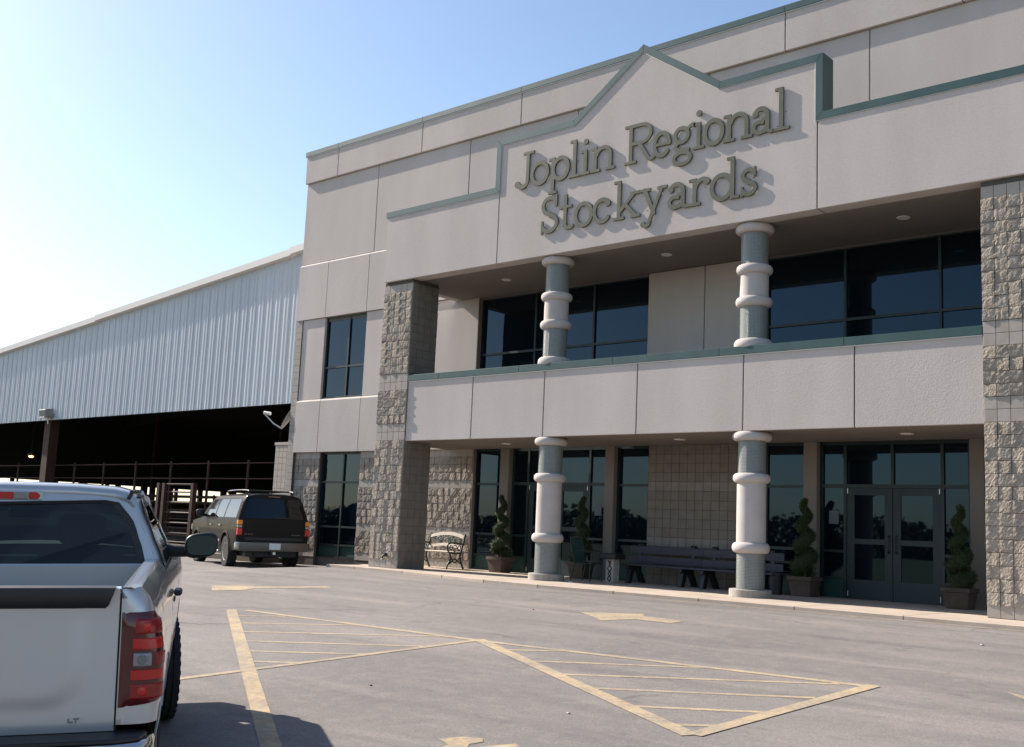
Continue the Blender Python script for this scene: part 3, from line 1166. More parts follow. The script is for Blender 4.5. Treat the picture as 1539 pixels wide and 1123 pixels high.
def contours(F, xs_, zs_):
    seg = {}
    nx, nz = F.shape

    def ept(i0, j0, i1, j1):
        a, b = F[i0, j0], F[i1, j1]
        t = a/(a-b)
        return (xs_[i0]+(xs_[i1]-xs_[i0])*t, zs_[j0]+(zs_[j1]-zs_[j0])*t)
    pts = {}
    nxt = {}
    for i in range(nx-1):
        for j in range(nz-1):
            c = [(i, j), (i+1, j), (i+1, j+1), (i, j+1)]
            ins = [F[p] < 0 for p in c]
            if all(ins) or not any(ins):
                continue
            starts, ends = [], []
            for k in range(4):
                a, b = c[k], c[(k+1) % 4]
                if ins[k] != ins[(k+1) % 4]:
                    key = tuple(sorted((a, b)))
                    pts[key] = ept(*key[0], *key[1])
                    (starts if ins[k] else ends).append((k, key))
            # connect: leaving edge (inside->outside) to the following entering edge
            for k, key in starts:
                best = min(ends, key=lambda e: (e[0]-k) % 4)
                nxt[key] = best[1]
    loops = []
    seen = set()
    for k0 in list(nxt):
        if k0 in seen:
            continue
        lp = []
        k = k0
        while k not in seen and k in nxt:
            seen.add(k)
            lp.append(pts[k])
            k = nxt[k]
        if len(lp) > 5:
            loops.append(lp)
    return loops


glyph_cache = {}


def letter_mesh(ch, w):
    key = (ch, round(w, 2))
    if key in glyph_cache:
        return glyph_cache[key]
    st = .0125
    xs_ = np.arange(-.08, w+.09, st)
    zs_ = np.arange(-.34, .92, st)
    X, Z = np.meshgrid(xs_, zs_, indexing='ij')
    F = sdf(glyph_strokes(ch, w), X, Z)
    F[np.abs(F) < 1e-6] = 1e-6
    cu = bpy.data.curves.new('glyph', 'CURVE')
    cu.dimensions = '2D'
    cu.fill_mode = 'BOTH'
    cu.extrude = .014
    cu.bevel_depth = .004
    cu.bevel_resolution = 0
    for lp in contours(F, xs_, zs_):
        q = [lp[0]]
        for p in lp[1:]:
            if math.dist(p, q[-1]) > .006:
                q.append(p)
        sp_ = cu.splines.new('POLY')
        sp_.points.add(len(q)-1)
        for a, p in zip(sp_.points, q):
            a.co = (p[0], p[1], 0, 1)
        sp_.use_cyclic_u = True
    ob = bpy.data.objects.new('glyph_tmp', cu)
    col.objects.link(ob)
    dg = bpy.context.evaluated_depsgraph_get()
    dg.update()
    me = bpy.data.meshes.new_from_object(ob.evaluated_get(dg))
    bpy.data.objects.remove(ob)
    me.transform(Matrix.Rotation(math.pi/2, 4, 'X'))
    me.name = 'letter'
    me.materials.clear()
    me.materials.append(MAT['letters'])
    glyph_cache[key] = me
    return me


SG = empty('lettering_sign', 'olive green raised serif letters reading across the gabled stucco fascia', 'sign', (-6.74, -.089, 8.1))
rows = [(8.66, [('J', -10.12, -9.62), ('o', -9.71, -9.17), ('p', -9.17, -8.59), ('l', -8.62, -8.30), ('i', -8.27, -8.06), ('n', -8.02, -7.38),
                ('R', -7.13, -6.40), ('e', -6.43, -5.99), ('g', -5.97, -5.42), ('i', -5.45, -5.23), ('o', -5.24, -4.76), ('n', -4.78, -4.15), ('a', -4.17, -3.70), ('l', -3.72, -3.38)]),
        (7.51, [('S', -9.36, -8.86), ('t', -8.83, -8.44), ('o', -8.42, -7.91), ('c', -7.92, -7.42), ('k', -7.37, -6.70), ('y', -6.71, -6.05), ('a', -6.04, -5.54), ('r', -5.54, -5.06), ('d', -5.06, -4.41), ('s', -4.40, -4.03)])]
for base, L_ in rows:
    for ch, a, b in L_:
        o = link('letter', letter_mesh(ch, b-a), SG, (a+6.74, 0, base-8.1))
        # standoff studs
        mb = MB()
        for fx, fz in ((.25, .1), (.75, .35)):
            mb.tube([((b-a)*fx, .012, fz), ((b-a)*fx, .028, fz)], .008, 6)
        mb.build('stud', 'black', o)

# ------------------------------------------------------------------ barn
YB = 6.0
BN = empty('livestock_barn', 'long open-sided livestock barn with white corrugated gable above dark pens', 'barn', (-40, YB, 0))
BN.location = (0, 0, 0)


def roof_z(x):
    return 8.80 + (x + 50.5)*.0783 if x < -8 else 8.80 + 42.5*.0783 - (x+8)*.0783


zb0 = 5.20
SHW = 1.04
PITCH_R = .52
prof_r = [(0, 0), (.17, 0), (.20, -.012), (.26, -.012), (.29, 0), (.40, 0), (.43, -.028), (.465, -.028), (.495, 0), (.52, 0)]
x = -66.0
while x < -20.5:
    mb = MB()
    top, bot = [], []
    for k in range(2):
        for (dx, dy) in prof_r[:-1] if k == 0 else prof_r:
            xx = x + k*PITCH_R + dx
            top.append((xx, YB+dy, roof_z(xx)-.02))
            bot.append((xx, YB+dy, zb0))
    mb.grid([bot, top])
    mb.build('metal_sheet', 'barn', BN)
    x += SHW
# rake trim along the roof edge, in two lengths with a visible lap
for a, b, dz in ((-66, -40.4, 0.), (-40.5, -26.3, .035), (-26.4, -18, .075)):
    pts = [(a, roof_z(a)), (b, roof_z(b))]
    lo = [(p[0], p[1]-.10+dz) for p in pts]
    hi = [(p[0], p[1]+.15+dz) for p in pts]
    MB().prism([lo[0], lo[1], hi[1], hi[0]], 'y', YB-.24-dz*.4, YB+.05).build('rake_trim', 'trim', BN)
# roof decks, interior side walls and the far skirt
for a, b in ((-66, -8), (-8, 40)):
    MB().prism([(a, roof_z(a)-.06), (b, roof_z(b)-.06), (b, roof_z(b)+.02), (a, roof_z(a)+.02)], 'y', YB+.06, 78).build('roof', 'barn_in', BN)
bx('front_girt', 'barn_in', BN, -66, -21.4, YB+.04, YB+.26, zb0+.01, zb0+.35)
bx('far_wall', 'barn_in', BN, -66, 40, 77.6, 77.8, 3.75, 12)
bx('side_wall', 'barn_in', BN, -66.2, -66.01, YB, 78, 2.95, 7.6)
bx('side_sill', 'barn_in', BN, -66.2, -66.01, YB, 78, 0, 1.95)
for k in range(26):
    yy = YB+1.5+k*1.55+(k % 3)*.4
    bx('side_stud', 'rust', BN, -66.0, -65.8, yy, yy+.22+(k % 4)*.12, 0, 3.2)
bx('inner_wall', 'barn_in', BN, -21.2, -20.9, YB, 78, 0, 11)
for xx in (-62, -45.1):
    bx('post', 'rust', BN, xx-.28, xx+.28, YB+.3, YB+.75, 0, zb0+.3)
for yy in (22, 40, 58):
    for xx in (-62, -48, -36, -28):
        bx('post', 'rust', BN, xx-.15, xx+.15, yy-.15, yy+.15, 0, roof_z(xx)-.1)
for yy in (14, 22, 31, 40, 49, 58, 67):
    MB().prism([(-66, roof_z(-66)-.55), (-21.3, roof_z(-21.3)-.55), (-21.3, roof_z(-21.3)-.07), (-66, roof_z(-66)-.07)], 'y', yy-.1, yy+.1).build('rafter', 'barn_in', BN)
pf = struct(MB().grid([[(x_, y_, .02) for x_ in (-66, -45, -21.3)] for y_ in (YB+.2, 40, 90)]).build('pen_floor', 'dirt'))
# low white stub wall and its blocks beside the office corner
SW = empty('stub_wall', 'low pale block wall standing behind the left corner of the office', 'wall', (-24, 5.2, 0))
SW.location = (0, 0, 0)
bx('wall_body', 'mortar', SW, -25.35, -21.3, 5.012, 5.35, 0, 3.60)
bx('coping', 'smooth', SW, -25.38, -21.3, 4.98, 5.38, 3.60, 3.70)
for i in range(17):
    for k in range(4):
        o = link('smooth_block', SMOOTH_ME, SW, (-25.24+k*c8*1.07, 5.0, .02+(i+.5)*.21))
        o.scale = (1.05, 1, 1.02)


def pipe_fence(label, x0, x1, y, h, posts, rails, pr=.05, rr=.028, group=None, mat='rust'):
    Fn = empty('pipe_fence', label, 'fence', ((x0+x1)/2, y, .02), 0, group)
    for xx in posts:
        link_tube(Fn, 'post', [(xx-(x0+x1)/2, 0, 0), (xx-(x0+x1)/2, 0, h+.12)], pr, mat)
    for z in rails:
        link_tube(Fn, 'rail', [(x0-(x0+x1)/2, 0, z), (x1-(x0+x1)/2, 0, z)], rr, mat)
    return Fn


def link_tube(parent, name, pts, r, mat, n=8, smooth=45):
    return MB().tube(pts, r, n).build(name, mat, parent, smooth=smooth)


pipe_fence('tall rusty pipe fence along the open front of the barn', -53, -26.1, YB+1.0, 3.15, [-52.0, -49.2, -46.0, -43.4, -40.7, -37.95, -35.15, -32.4, -29.7, -26.9], [3.15, 2.55, 1.6, 1.25, .9, .55, .25], .055, .026)
for k, (yy, h, lab) in enumerate(((15, 2.05, 'nearest inner row of rusty cattle pens behind the front fence'), (30, 2.1, 'second inner row of rusty cattle pens deep in the barn'), (47, 2.2, 'third inner row of rusty cattle pens in the dark barn'), (66, 2.6, 'farthest row of cattle pens before the bright far opening'))):
    posts = [xx for xx in frange(-64, -22, 21 if k < 3 else 30)]
    pipe_fence(lab, -64, -22, yy, h, posts, [h, h-.35, h-.7, h-1.05, h-1.4, h-1.75], .06, .075 if k < 3 else .11, 'rows of cattle pens')
# gate frame near the parked truck
G = empty('pen_gate', 'reddish brown steel gate posts with ladder rails beside the dark vehicle', 'gate', (-33.5, YB-.1, .02))
for xx in (-.55, -.15, 1.9):
    bx('post', 'rust', G, xx-.09, xx+.09, -.09, .09, 0, 2.3)
for z in (.35, .75, 1.15, 1.55, 1.95, 2.25):
    link_tube(G, 'rail', [(-.15, 0, z), (1.9, 0, z)], .035, 'rust')
# kerb in front of the pens
kb = struct(bx('kerb', 'concrete', None, -60, -24.6, 1.5, 1.72, -.4, -.02, .02))
kf = struct(bx('pen_apron', 'dirt', None, -60, -21.3, 1.72, 6.2, -.4, -.05))
# flood light and lamp
FL = empty('flood_light', 'grey flood light fixed at the lower edge of the corrugated wall', 'light', (-44.2, YB-.05, 5.42))
MB().prism([(-.42, .22), (0, .30), (0, -.12), (-.36, -.10)], 'x', -.32, .32).build('housing', 'rust_floor', FL, bevel=.02)
bx('lens', 'clear', FL, -.26, .26, -.40, -.05, -.16, -.105)
link_tube(FL, 'conduit', [(0, -.1, -.14), (.02, -.08, -.42)], .03, 'trim')
LP = empty('barn_lamp', 'small warm lamp hanging in the dark barn at far left', 'lamp', (-54.9, 10.2, 4.0))
link_tube(LP, 'cord', [(0, 0, .1), (0, 0, roof_z(-54.9)-4.1)], .012, 'black')
MB().lathe([(.001, .16), (.06, .15), (.2, .02), (.2, 0), (.001, .02)], 16).build('shade', 'rust_floor', LP, smooth=40)
MAT['bulb'] = simple('lamp_bulb', (.8, .6, .35), .5, emit=((1, .62, .25), 2.2))
MB().lathe([(.001, .0), (.12, -.02), (.14, -.06), (.08, -.11), (.001, -.12)], 14).build('bulb', 'bulb', LP, smooth=50)

# satellite dish on the hidden side wall of the office
DS = empty('satellite_dish', 'grey satellite dish with receiver arm on the left corner of the office', 'dish', (-21.62, 2.75, 4.20))
dn = Vector((-.62, -.62, .48)).normalized()
q = dn.to_track_quat('Z', 'Y')
mb = MB()
rings = []
for k in range(7):
    r = .42*k/6
    rings.append([q @ Vector((max(r, .004)*math.cos(a), max(r, .004)*1.08*math.sin(a), .38*r*r)) for a in [2*math.pi*i/28 for i in range(28)]])
rings += [[p - dn*.012 for p in rr_] for rr_ in reversed(rings)]
MAT['dish'] = simple('dish_grey', (.42, .43, .45), .45)
mb.loft(rings).build('reflector', 'dish', DS, smooth=60)
bot = q @ Vector((0, -.45, .06))
bot = Vector((-.15, -.20, -.36))
tip = Vector((-.72, -.42, .06))
link_tube(DS, 'arm', [bot, (bot+tip)/2+Vector((0, 0, -.05)), tip], .022, 'dish')
MB().tube([tip+Vector((-.07, 0, .07)), tip+Vector((.16, .06, .04))], .055, 10).build('receiver', 'trim', DS, smooth=40)
link_tube(DS, 'mount', [(0, 0, 0), (.1, .12, -.05), (.36, .22, -.1)], .03, 'dish')


# ------------------------------------------------------------------ portico furniture
def resample(pts, n):
    pts = [Vector(p) for p in pts]
    L_ = [0]
    for a, b in zip(pts[:-1], pts[1:]):
        L_.append(L_[-1] + (b-a).length)
    out = []
    for i in range(n):
        t = L_[-1]*i/(n-1)
        k = 0
        while k < len(L_)-2 and L_[k+1] < t:
            k += 1
        out.append(pts[k].lerp(pts[k+1], (t-L_[k])/max(1e-9, L_[k+1]-L_[k])))
    return out


def spline(pts, n=6):
    """Catmull-Rom through points"""
    P = [Vector(p) for p in pts]
    P = [P[0]*2-P[1]] + P + [P[-1]*2-P[-2]]
    out = []
    for i in range(1, len(P)-2):
        for k in range(n):
            t = k/n
            out.append(.5*((2*P[i]) + (P[i+1]-P[i-1])*t + (2*P[i-1]-5*P[i]+4*P[i+1]-P[i+2])*t*t + (3*P[i]-P[i-1]-3*P[i+1]+P[i+2])*t**3))
    out.append(P[-2])
    return out


# ornate park bench (faces -Y)
BE = empty('park_bench', 'ornate iron park bench with pale slats sunlit against the block wall', 'bench', (-13.93, 1.82, .05))
hw = .60
for sx in (-hw, hw):
    mb = MB()
    mb.tube(spline([(sx, -.30, 0), (sx, -.25, .12), (sx, -.16, .26), (sx, -.22, .42)]), .022, 8)
    mb.tube(spline([(sx, .30, 0), (sx, .22, .14), (sx, .16, .30), (sx, .20, .46), (sx, .27, .66), (sx, .33, .86)]), [.024]*31, 8)
    mb.tube(spline([(sx, -.24, .41), (sx, 0, .38), (sx, .19, .40)]), .020, 8)
    mb.tube(spline([(sx, -.22, .12), (sx, -.02, .24), (sx, .20, .13)]), .016, 8)
    mb.tube(spline([(sx, -.16, .28), (sx, -.02, .16), (sx, .15, .28)]), .014, 8)
    mb.tube(spline([(sx, -.25, .42), (sx, -.30, .52), (sx, -.25, .62), (sx, -.05, .64), (sx, .14, .62), (sx, .25, .62)]), .020, 8)
    for cy, cz, rr_ in ((-.03, .51, .075), (.12, .52, .05), (-.17, .53, .05)):
        mb.tube([(sx, cy+rr_*math.cos(a), cz+rr_*math.sin(a)) for a in [2*math.pi*i/16 for i in range(16)]], .012, 6, closed=True)
    mb.build('end_frame', 'iron', BE, smooth=50)
for k in range(5):
    y = -.26 + k*.105
    bx('slat', 'slat', BE, -hw+.02, hw-.02, y, y+.085, .405, .43, .006)


def arched_slat(z0, z1, rise, yb, slope):
    mb = MB()
    rows = []
    for i in range(17):
        x = -hw+.02 + (2*hw-.04)*i/16
        k = 1-(x/hw)**2
        a, b = z0+rise*k, z1+rise*k
        rows.append([(x, yb+slope*(a-.4)-.014, a), (x, yb+slope*(b-.4)-.014, b), (x, yb+slope*(b-.4)+.014, b), (x, yb+slope*(a-.4)+.014, a)])
    mb.loft(rows)
    return mb.build('slat', 'slat', BE, smooth=40)


arched_slat(.74, .82, .085, .185, .28)
arched_slat(.47, .54, .085, .185, .28)
mb = MB()
rnd = random.Random(3)
for i in range(46):
    x = rnd.uniform(-hw+.09, hw-.09)
    z = rnd.uniform(.58, .76) + .085*(1-(x/hw)**2)
    r = rnd.uniform(.025, .055)
    y = .185+.28*(z-.4)
    a0 = rnd.uniform(0, 6.28)
    mb.tube([(x+r*math.cos(a0+a), y+.28*r*math.sin(a0+a), z+r*math.sin(a0+a)) for a in [i_*.6 for i_ in range(8)]], .011, 5)
mb.build('scrollwork', 'iron_panel', BE, smooth=50)


# potted spiral topiaries
def make_topiary(label, loc):
    T = empty('potted_topiary', label, 'topiary', loc, 0, 'spiral topiaries by the entrances')
    P = MB()
    prof_p = [(.20, 0), (.215, .02), (.255, .29), (.285, .30), (.285, .37), (.25, .37), (.24, .33)]
    rings = []
    for r, z in prof_p:
        ring = []
        for k in range(32):
            a = 2*math.pi*k/32 + math.pi/4
            sq = max(abs(math.cos(a)), abs(math.sin(a)))
            rr_ = r*(.93/sq*.72 + .28)
            ring.append((rr_*math.cos(a), rr_*math.sin(a), z))
        rings.append(ring)
    pot = P.loft(rings).build('planter', 'pot', T, smooth=25)
    MB().lathe([(.001, .325), (.25, .325), (.25, .335), (.001, .335)], 20).build('soil', 'soil', T)
    link_tube(T, 'stem', [(0, 0, .33), (.01, 0, 1.2), (0, 0, 1.85)], .022, 'bark')
    rnd = random.Random(11)
    turns = 3.6
    path = []
    N_ = 90
    for i in range(N_+1):
        t = i/N_
        R_ = .155*(1-t)**.9 + .035
        z = .42 + 1.40*t
        a = turns*2*math.pi*t + .6
        tube_r = .120*(1-t)**.75 + .042
        path.append((R_*math.cos(a)*.75, R_*math.sin(a)*.75, z, tube_r))
    MB().tube([p[:3] for p in path], [p[3]*.82 for p in path], 12).build('foliage_core', 'leaf_core', T, smooth=60)
    vs, fs = [], []
    for i in range(13000):
        t = rnd.random()**1.25
        k = min(N_-1, int(t*N_))
        p = Vector(path[k][:3]).lerp(Vector(path[k+1][:3]), t*N_-k)
        r = path[k][3]
        d = Vector((rnd.gauss(0, 1), rnd.gauss(0, 1), rnd.gauss(0, 1))).normalized()
        c_ = p + d*r*(rnd.uniform(.80, 1.06) if rnd.random() < .93 else rnd.uniform(1.05, 1.28))
        e1 = Vector((rnd.gauss(0, 1), rnd.gauss(0, 1), rnd.gauss(0, 1))).cross(d).normalized()
        e2 = d.cross(e1)*.5 + d*.7
        l = rnd.uniform(.010, .028)
        o = len(vs)
        vs += [tuple(c_-e1*l*.33), tuple(c_+e1*l*.33), tuple(c_+e2*l*1.6)]
        fs.append((o, o+1, o+2))
    me = bpy.data.meshes.new('foliage')
    me.from_pydata(vs, [], fs)
    me.materials.append(MAT['leaf'])
    link('foliage', me, T)
    return T


t0 = make_topiary('spiral topiary in a terracotta planter standing beside the sunlit park bench', (-12.05, 2.06, .05))
for loc, rz, lab in (((-9.62, 2.10, .05), 2.2, 'spiral topiary in a planter behind the green patio chair'),
                     ((-4.14, 2.14, .05), .9, 'spiral topiary in a planter just right of the right round column'),
                     ((-1.13, 2.02, .05), 3.9, 'spiral topiary in a planter between the double doors and right block pillar')):
    t = copy_tree(t0)
    t.location = loc
    t.rotation_euler = (0, 0, rz)
    t['label'] = lab
    t.scale = {2.2: (.95, .95, 1.0), .9: (1.04, 1.04, 1.02), 3.9: (1.0, 1.0, .98)}[rz]
    for ch in t.children:
        if ch.name.startswith(('planter', 'soil')):
            ch.rotation_euler = (0, 0, -rz)

# patio chair facing the ash stand (+X)
CH = empty('patio_chair', 'green metal patio chair in shade beside the left round column', 'chair', (-8.78, 1.25, .05), rad(8))
for sy in (-.25, .25):
    mb = MB()
    mb.tube(spline([(-.30, sy, .92), (-.24, sy, .62), (-.17, sy, .40), (.0, sy, .375), (.22, sy, .39)]), .014, 8)
    mb.tube(spline([(-.17, sy, .40), (-.21, sy, .2), (-.26, sy, .0)]), .014, 8)
    mb.tube(spline([(-.24, sy, .62), (-.05, sy, .65), (.17, sy, .64), (.24, sy, .58), (.22, sy, .39), (.20, sy, .18), (.22, sy, 0)]), .014, 8)
    mb.build('side_frame', 'iron', CH, smooth=50)
MAT['sling'] = simple('green_sling', (.03, .075, .06), .7)
mb = MB()
mb.grid([[(x, y, z) for y in (-.24, -.08, .08, .24)] for x, z in ((-.295, .90), (-.24, .64), (-.175, .41))])
mb.build('back_panel', 'sling', CH, smooth=60)
MB().grid([[(x, y, z) for y in (-.24, 0, .24)] for x, z in ((-.165, .405), (0, .385), (.22, .40))]).build('seat_panel', 'sling', CH, smooth=60)
link_tube(CH, 'top_rail', [(-.30, -.25, .92), (-.305, 0, .94), (-.30, .25, .92)], .014, 'alloy')

# ash stand
AS = empty('ash_stand', 'square white ash stand with black lid and black scroll beside the patio chair', 'ashtray', (-8.20, 1.38, .05))
bx('column', 'base_conc', AS, -.105, .105, -.105, .105, 0, .50, .006)  # white column in a grey tone that stands in for porch shade
bx('lid', 'black', AS, -.20, .20, -.20, .20, .502, .62, .015)
mb = MB()
for s_ in (1, -1):
    mb.tube(spline([(0, -.108, .03), (s_*.04, -.108, .10), (-s_*.03, -.108, .2), (s_*.05, -.108, .3), (-s_*.02, -.108, .4), (s_*.04, -.108, .47)]), .012, 6)
mb.build('scroll', 'black', AS, smooth=50)


# long plank benches
def plank_bench(label, xc, w, yb, group):
    Bn = empty('plank_bench', label, 'bench', (xc, yb, .05), 0, group)
    for z0, z1, yy in ((.64, .80, .10), (.43, .585, .055)):
        bx('back_plank', 'plank', Bn, -w/2, w/2, yy-.02, yy+.02, z0, z1, .006)
    for k in range(3):
        y = -.40 + k*.15
        bx('seat_plank', 'plank', Bn, -w/2, w/2, y, y+.135, .375, .41, .006)
    for xx in (-w/2+.26, w/2-.26) if w < 2.2 else (-w/2+.25, 0, w/2-.25):
        mb = MB()
        for (p0, p1, p2, p3) in (((-.42, 0), (-.28, 0), (-.14, .37), (-.30, .37)), ((.12, 0), (.26, 0), (.02, .37), (-.12, .37))):
            mb.prism([p0, p1, p2, p3], 'x', xx-.05, xx+.05)
        mb.prism([(-.40, .30), (.04, .30), (.04, .372), (-.40, .372)], 'x', xx-.046, xx+.046)
        mb.prism([(.03, .30), (.08, .30), (.155, .83), (.122, .83)], 'x', xx-.046, xx+.046)
        mb.build('leg', 'black', Bn, bevel=.008)
        MB().lathe([(.06, -.05), (.06, .05)], 12, (xx, .135, .80), axis='x').build('finial', 'black', Bn, smooth=40)
    return Bn


plank_bench('long weathered plank bench against the shaded wall, nearer the patio chair', -7.44, 1.86, 2.18, 'plank benches')
plank_bench('long weathered plank bench against the shaded wall, end hidden by the right round column', -5.53, 1.86, 2.10, 'plank benches')
BI = empty('litter_bin', 'small dark litter bin with a shiny top behind the right round column', 'bin', (-4.66, 1.93, .05))
MB().lathe([(.001, 0), (.13, 0), (.15, .36), (.16, .37), (.16, .40), (.001, .40)], 20).build('body', 'black', BI, smooth=30)
MB().lathe([(.001, .43), (.05, .425), (.11, .402), (.001, .401)], 20).build('lid', 'chrome', BI, smooth=40)
CB = tag(link_tube(None, 'loose_cord', spline([(-8.95, .55, .062), (-8.72, .50, .062), (-8.55, .32, .062), (-8.42, .30, .062)]), .012, 'paper'), 'pale loose cord lying on the walk beside the left round column', 'cord')


# ------------------------------------------------------------------ vehicles
def interp(tab, z):
    if z <= tab[0][0]:
        return tab[0][1]
    for (a, va), (b, vb) in zip(tab[:-1], tab[1:]):
        if z <= b:
            t = (z-a)/(b-a)
            t = t*t*(3-2*t)*.35 + t*.65
            return va + (vb-va)*t
    return tab[-1][1]


def make_wheel(parent, x, y, r, w, side, steer=0., rim_r=.235):
    """side +1 right, -1 left; wheel > tyre, rim"""
    Wn = bpy.data.objects.new('wheel', None)
    col.objects.link(Wn)
    Wn.parent = parent
    Wn.location = (x, y, r)
    Wn.rotation_euler = (0, 0, steer)
    h = w/2
    prof_t = [(rim_r, -h*.85), (r*.80, -h), (r*.93, -h*.97), (r*.985, -h*.82)]
    for k in range(5):
        u = -h*.7 + k*h*.35
        prof_t += [(r, u-h*.11), (r, u+h*.11), (r*.972, u+h*.14), (r*.972, u+h*.20)]
    prof_t += [(r*.985, h*.82), (r*.93, h*.97), (r*.80, h), (rim_r, h*.85)]
    mb = MB()
    mb.lathe(prof_t, 48, axis='x')
    # shoulder lugs
    for k in range(36):
        a = 2*math.pi*k/36
        for sx in (-1, 1):
            m = Matrix.Rotation(a, 4, 'X')
            b = MB().box(min(sx*h*.72, sx*h*.97), max(sx*h*.72, sx*h*.97), -.016, .016, r*.955, r*.994)
            mb.merge(b, m)
    mb.build('tyre', 'tyre', Wn, smooth=35)
    mb = MB()
    mb.lathe([(.05, side*h*.55), (.07, side*h*.62), (.10, side*h*.45)], 24, axis='x')
    mb.lathe([(rim_r*.90, side*h*.80), (rim_r+.004, side*h*.90), (rim_r+.004, side*h*.2), (rim_r*.88, side*h*.1)], 36, axis='x')
    for k in range(6):
        m = Matrix.Rotation(2*math.pi*k/6, 4, 'X')
        mb.merge(MB().box(min(side*h*.35, side*h*.62), max(side*h*.35, side*h*.62), -.032, .032, .04, rim_r*.93), m)
    mb.build('rim', 'alloy', Wn, smooth=35)
    MB().lathe([(.001, side*h*.12), (rim_r*.9, side*h*.12)], 24, axis='x').build('brake_disc', 'black', Wn)
    return Wn


def arch_z(y, base, arches):
    z = base
    for yw, zw, ra in arches:
        if abs(y-yw) < ra:
            z = max(z, zw + math.sqrt(ra*ra-(y-yw)**2))
    return z


def dense_y(y0, y1, arches, step=.16):
    ys = set()
    n = int((y1-y0)/step)+1
    for v in frange(y0, y1, n):
        ys.add(round(v, 4))
    for yw, zw, ra in arches:
        for k in range(25):
            v = yw - ra*math.cos(math.pi*k/24)
            if y0 < v < y1:
                ys.add(round(v, 4))
    return sorted(ys)


def side_skin(mb, sign, W, cols, zb, zt, nz):
    """cols: list of functions z -> (x, y); zb/zt functions of y"""
    rows = []
    for fn in cols:
        y0 = fn(1.0)[1]
        a, b = zb(y0), zt(y0)
        row = []
        for k in range(nz+1):
            z = a + (b-a)*k/nz
            xx, yy = fn(z)
            row.append((sign*xx, yy, z))
        rows.append(row)
    mb.grid(rows)


def frame_loop(mb, outer, inner):
    n = len(outer)
    o = len(mb.v)
    mb.v += [tuple(p) for p in outer] + [tuple(p) for p in inner]
    for i in range(n):
        k = (i+1) % n
        mb.f.append((o+i, o+k, o+n+k, o+n+i))


def closed_resample(pts, n):
    return resample(list(pts)+[pts[0]], n+1)[:-1]


def place_on_ground(o, x, y, heading_deg):
    """heading: degrees left of +Y; follows the slope of the lot"""
    h = rad(heading_deg)
    fwd = Vector((-math.sin(h), math.cos(h), 0))
    rt = Vector((math.cos(h), math.sin(h), 0))
    e = 1.0

    def P(a, b):
        q_ = Vector((x, y, 0)) + fwd*a + rt*b
        return Vector((q_.x, q_.y, gz(q_.x, q_.y)))
    F = (P(4.2, 0)-P(1.2, 0)).normalized()
    Rr = (P(1.2, .9)-P(1.2, -.9)).normalized()
    Up = Rr.cross(F).normalized()
    Rr = F.cross(Up)
    base = P(1.2, 0) - F*1.2
    o.matrix_world = Matrix(((Rr.x, F.x, Up.x, base.x), (Rr.y, F.y, Up.y, base.y), (Rr.z, F.z, Up.z, base.z), (0, 0, 0, 1)))


# ---- silver pickup (x right, y forward, rear at y=0)
PK = empty('pickup_truck', 'silver pickup truck seen from behind at the left edge', 'truck')
TW = [(.42, .925), (.55, .955), (.70, .982), (.90, .997), (1.08, .995), (1.20, .978), (1.29, .952), (1.335, .93), (1.36, .90)]
W = lambda z: interp(TW, z)
AR = [(1.30, .42, .50), (4.32, .42, .50)]
yr, rc = .10, .085
XG = .828


def corner_cols(xin, W, yr, rc, n=6):
    cs = [lambda z: (xin, yr), lambda z: (xin+(W(z)-rc-xin)*.5, yr-.004)]
    for k in range(n+1):
        a = math.pi/2*k/n
        cs.append(lambda z, a=a: (W(z)-rc+rc*math.sin(a), yr+rc-rc*math.cos(a)))
    return cs


zb_bed = lambda y: arch_z(y, .50 if y > .3 else .80, AR)
zt_bed = lambda y: 1.36
mb = MB()
for sg in (-1, 1):
    cols_ = corner_cols(XG, W, yr, rc) + [(lambda z, y=y: (W(z), y)) for y in dense_y(yr+rc+.02, 2.125, AR)]
    side_skin(mb, sg, W, cols_, zb_bed, zt_bed, 14)
    # rail cap and inner wall
    ysr = [yr, .14, .2] + frange(.3, 2.125, 6)
    rows_ = []
    for y in ysr:
        xo = W(1.36) if y > yr+.09 else W(1.36)-.02
        rows_.append([(sg*xo, y, 1.36), (sg*(xo-.015), y, 1.366), (sg*.83, y, 1.366), (sg*.82, y, 1.355), (sg*.82, y, .86)])
    mb.grid(rows_)
    mb.grid([[(sg*XG, yr, .80), (sg*XG, yr, 1.362)], [(sg*XG, .17, .80), (sg*XG, .17, 1.362)], [(sg*.825, .17, .80), (sg*.825, .17, 1.362)]])
    # jamb top
    mb.grid([[(sg*XG, yr, 1.3615), (sg*(W(1.36)-.02), yr, 1.3615)], [(sg*XG, .2, 1.3615), (sg*(W(1.36)-.02), .2, 1.3615)]])
    # fender flares
    arc = []
    for k in range(25):
        a = math.pi*(.06 + .88*k/24)
        y, z = 1.30-.515*math.cos(a), .42+.515*math.sin(a)
        arc.append([(sg*(W(z)-.004), y, z), (sg*(W(z)+.004), y*.99+.013, z*.99), (sg*(W(z)-.05), y*.96+.052, z*.955)])
    mb.grid(arc)
mb.build('bed', 'silver', PK, smooth=38, weld=True)
bx('bed_floor', 'black', PK, -.82, .82, .17, 2.12, .80, .86)
bx('bed_front', 'silver', PK, -.82, .82, 2.06, 2.12, .86, 1.34, .01)

# tailgate: sculpted sheet
gx, gzn = 64, 40


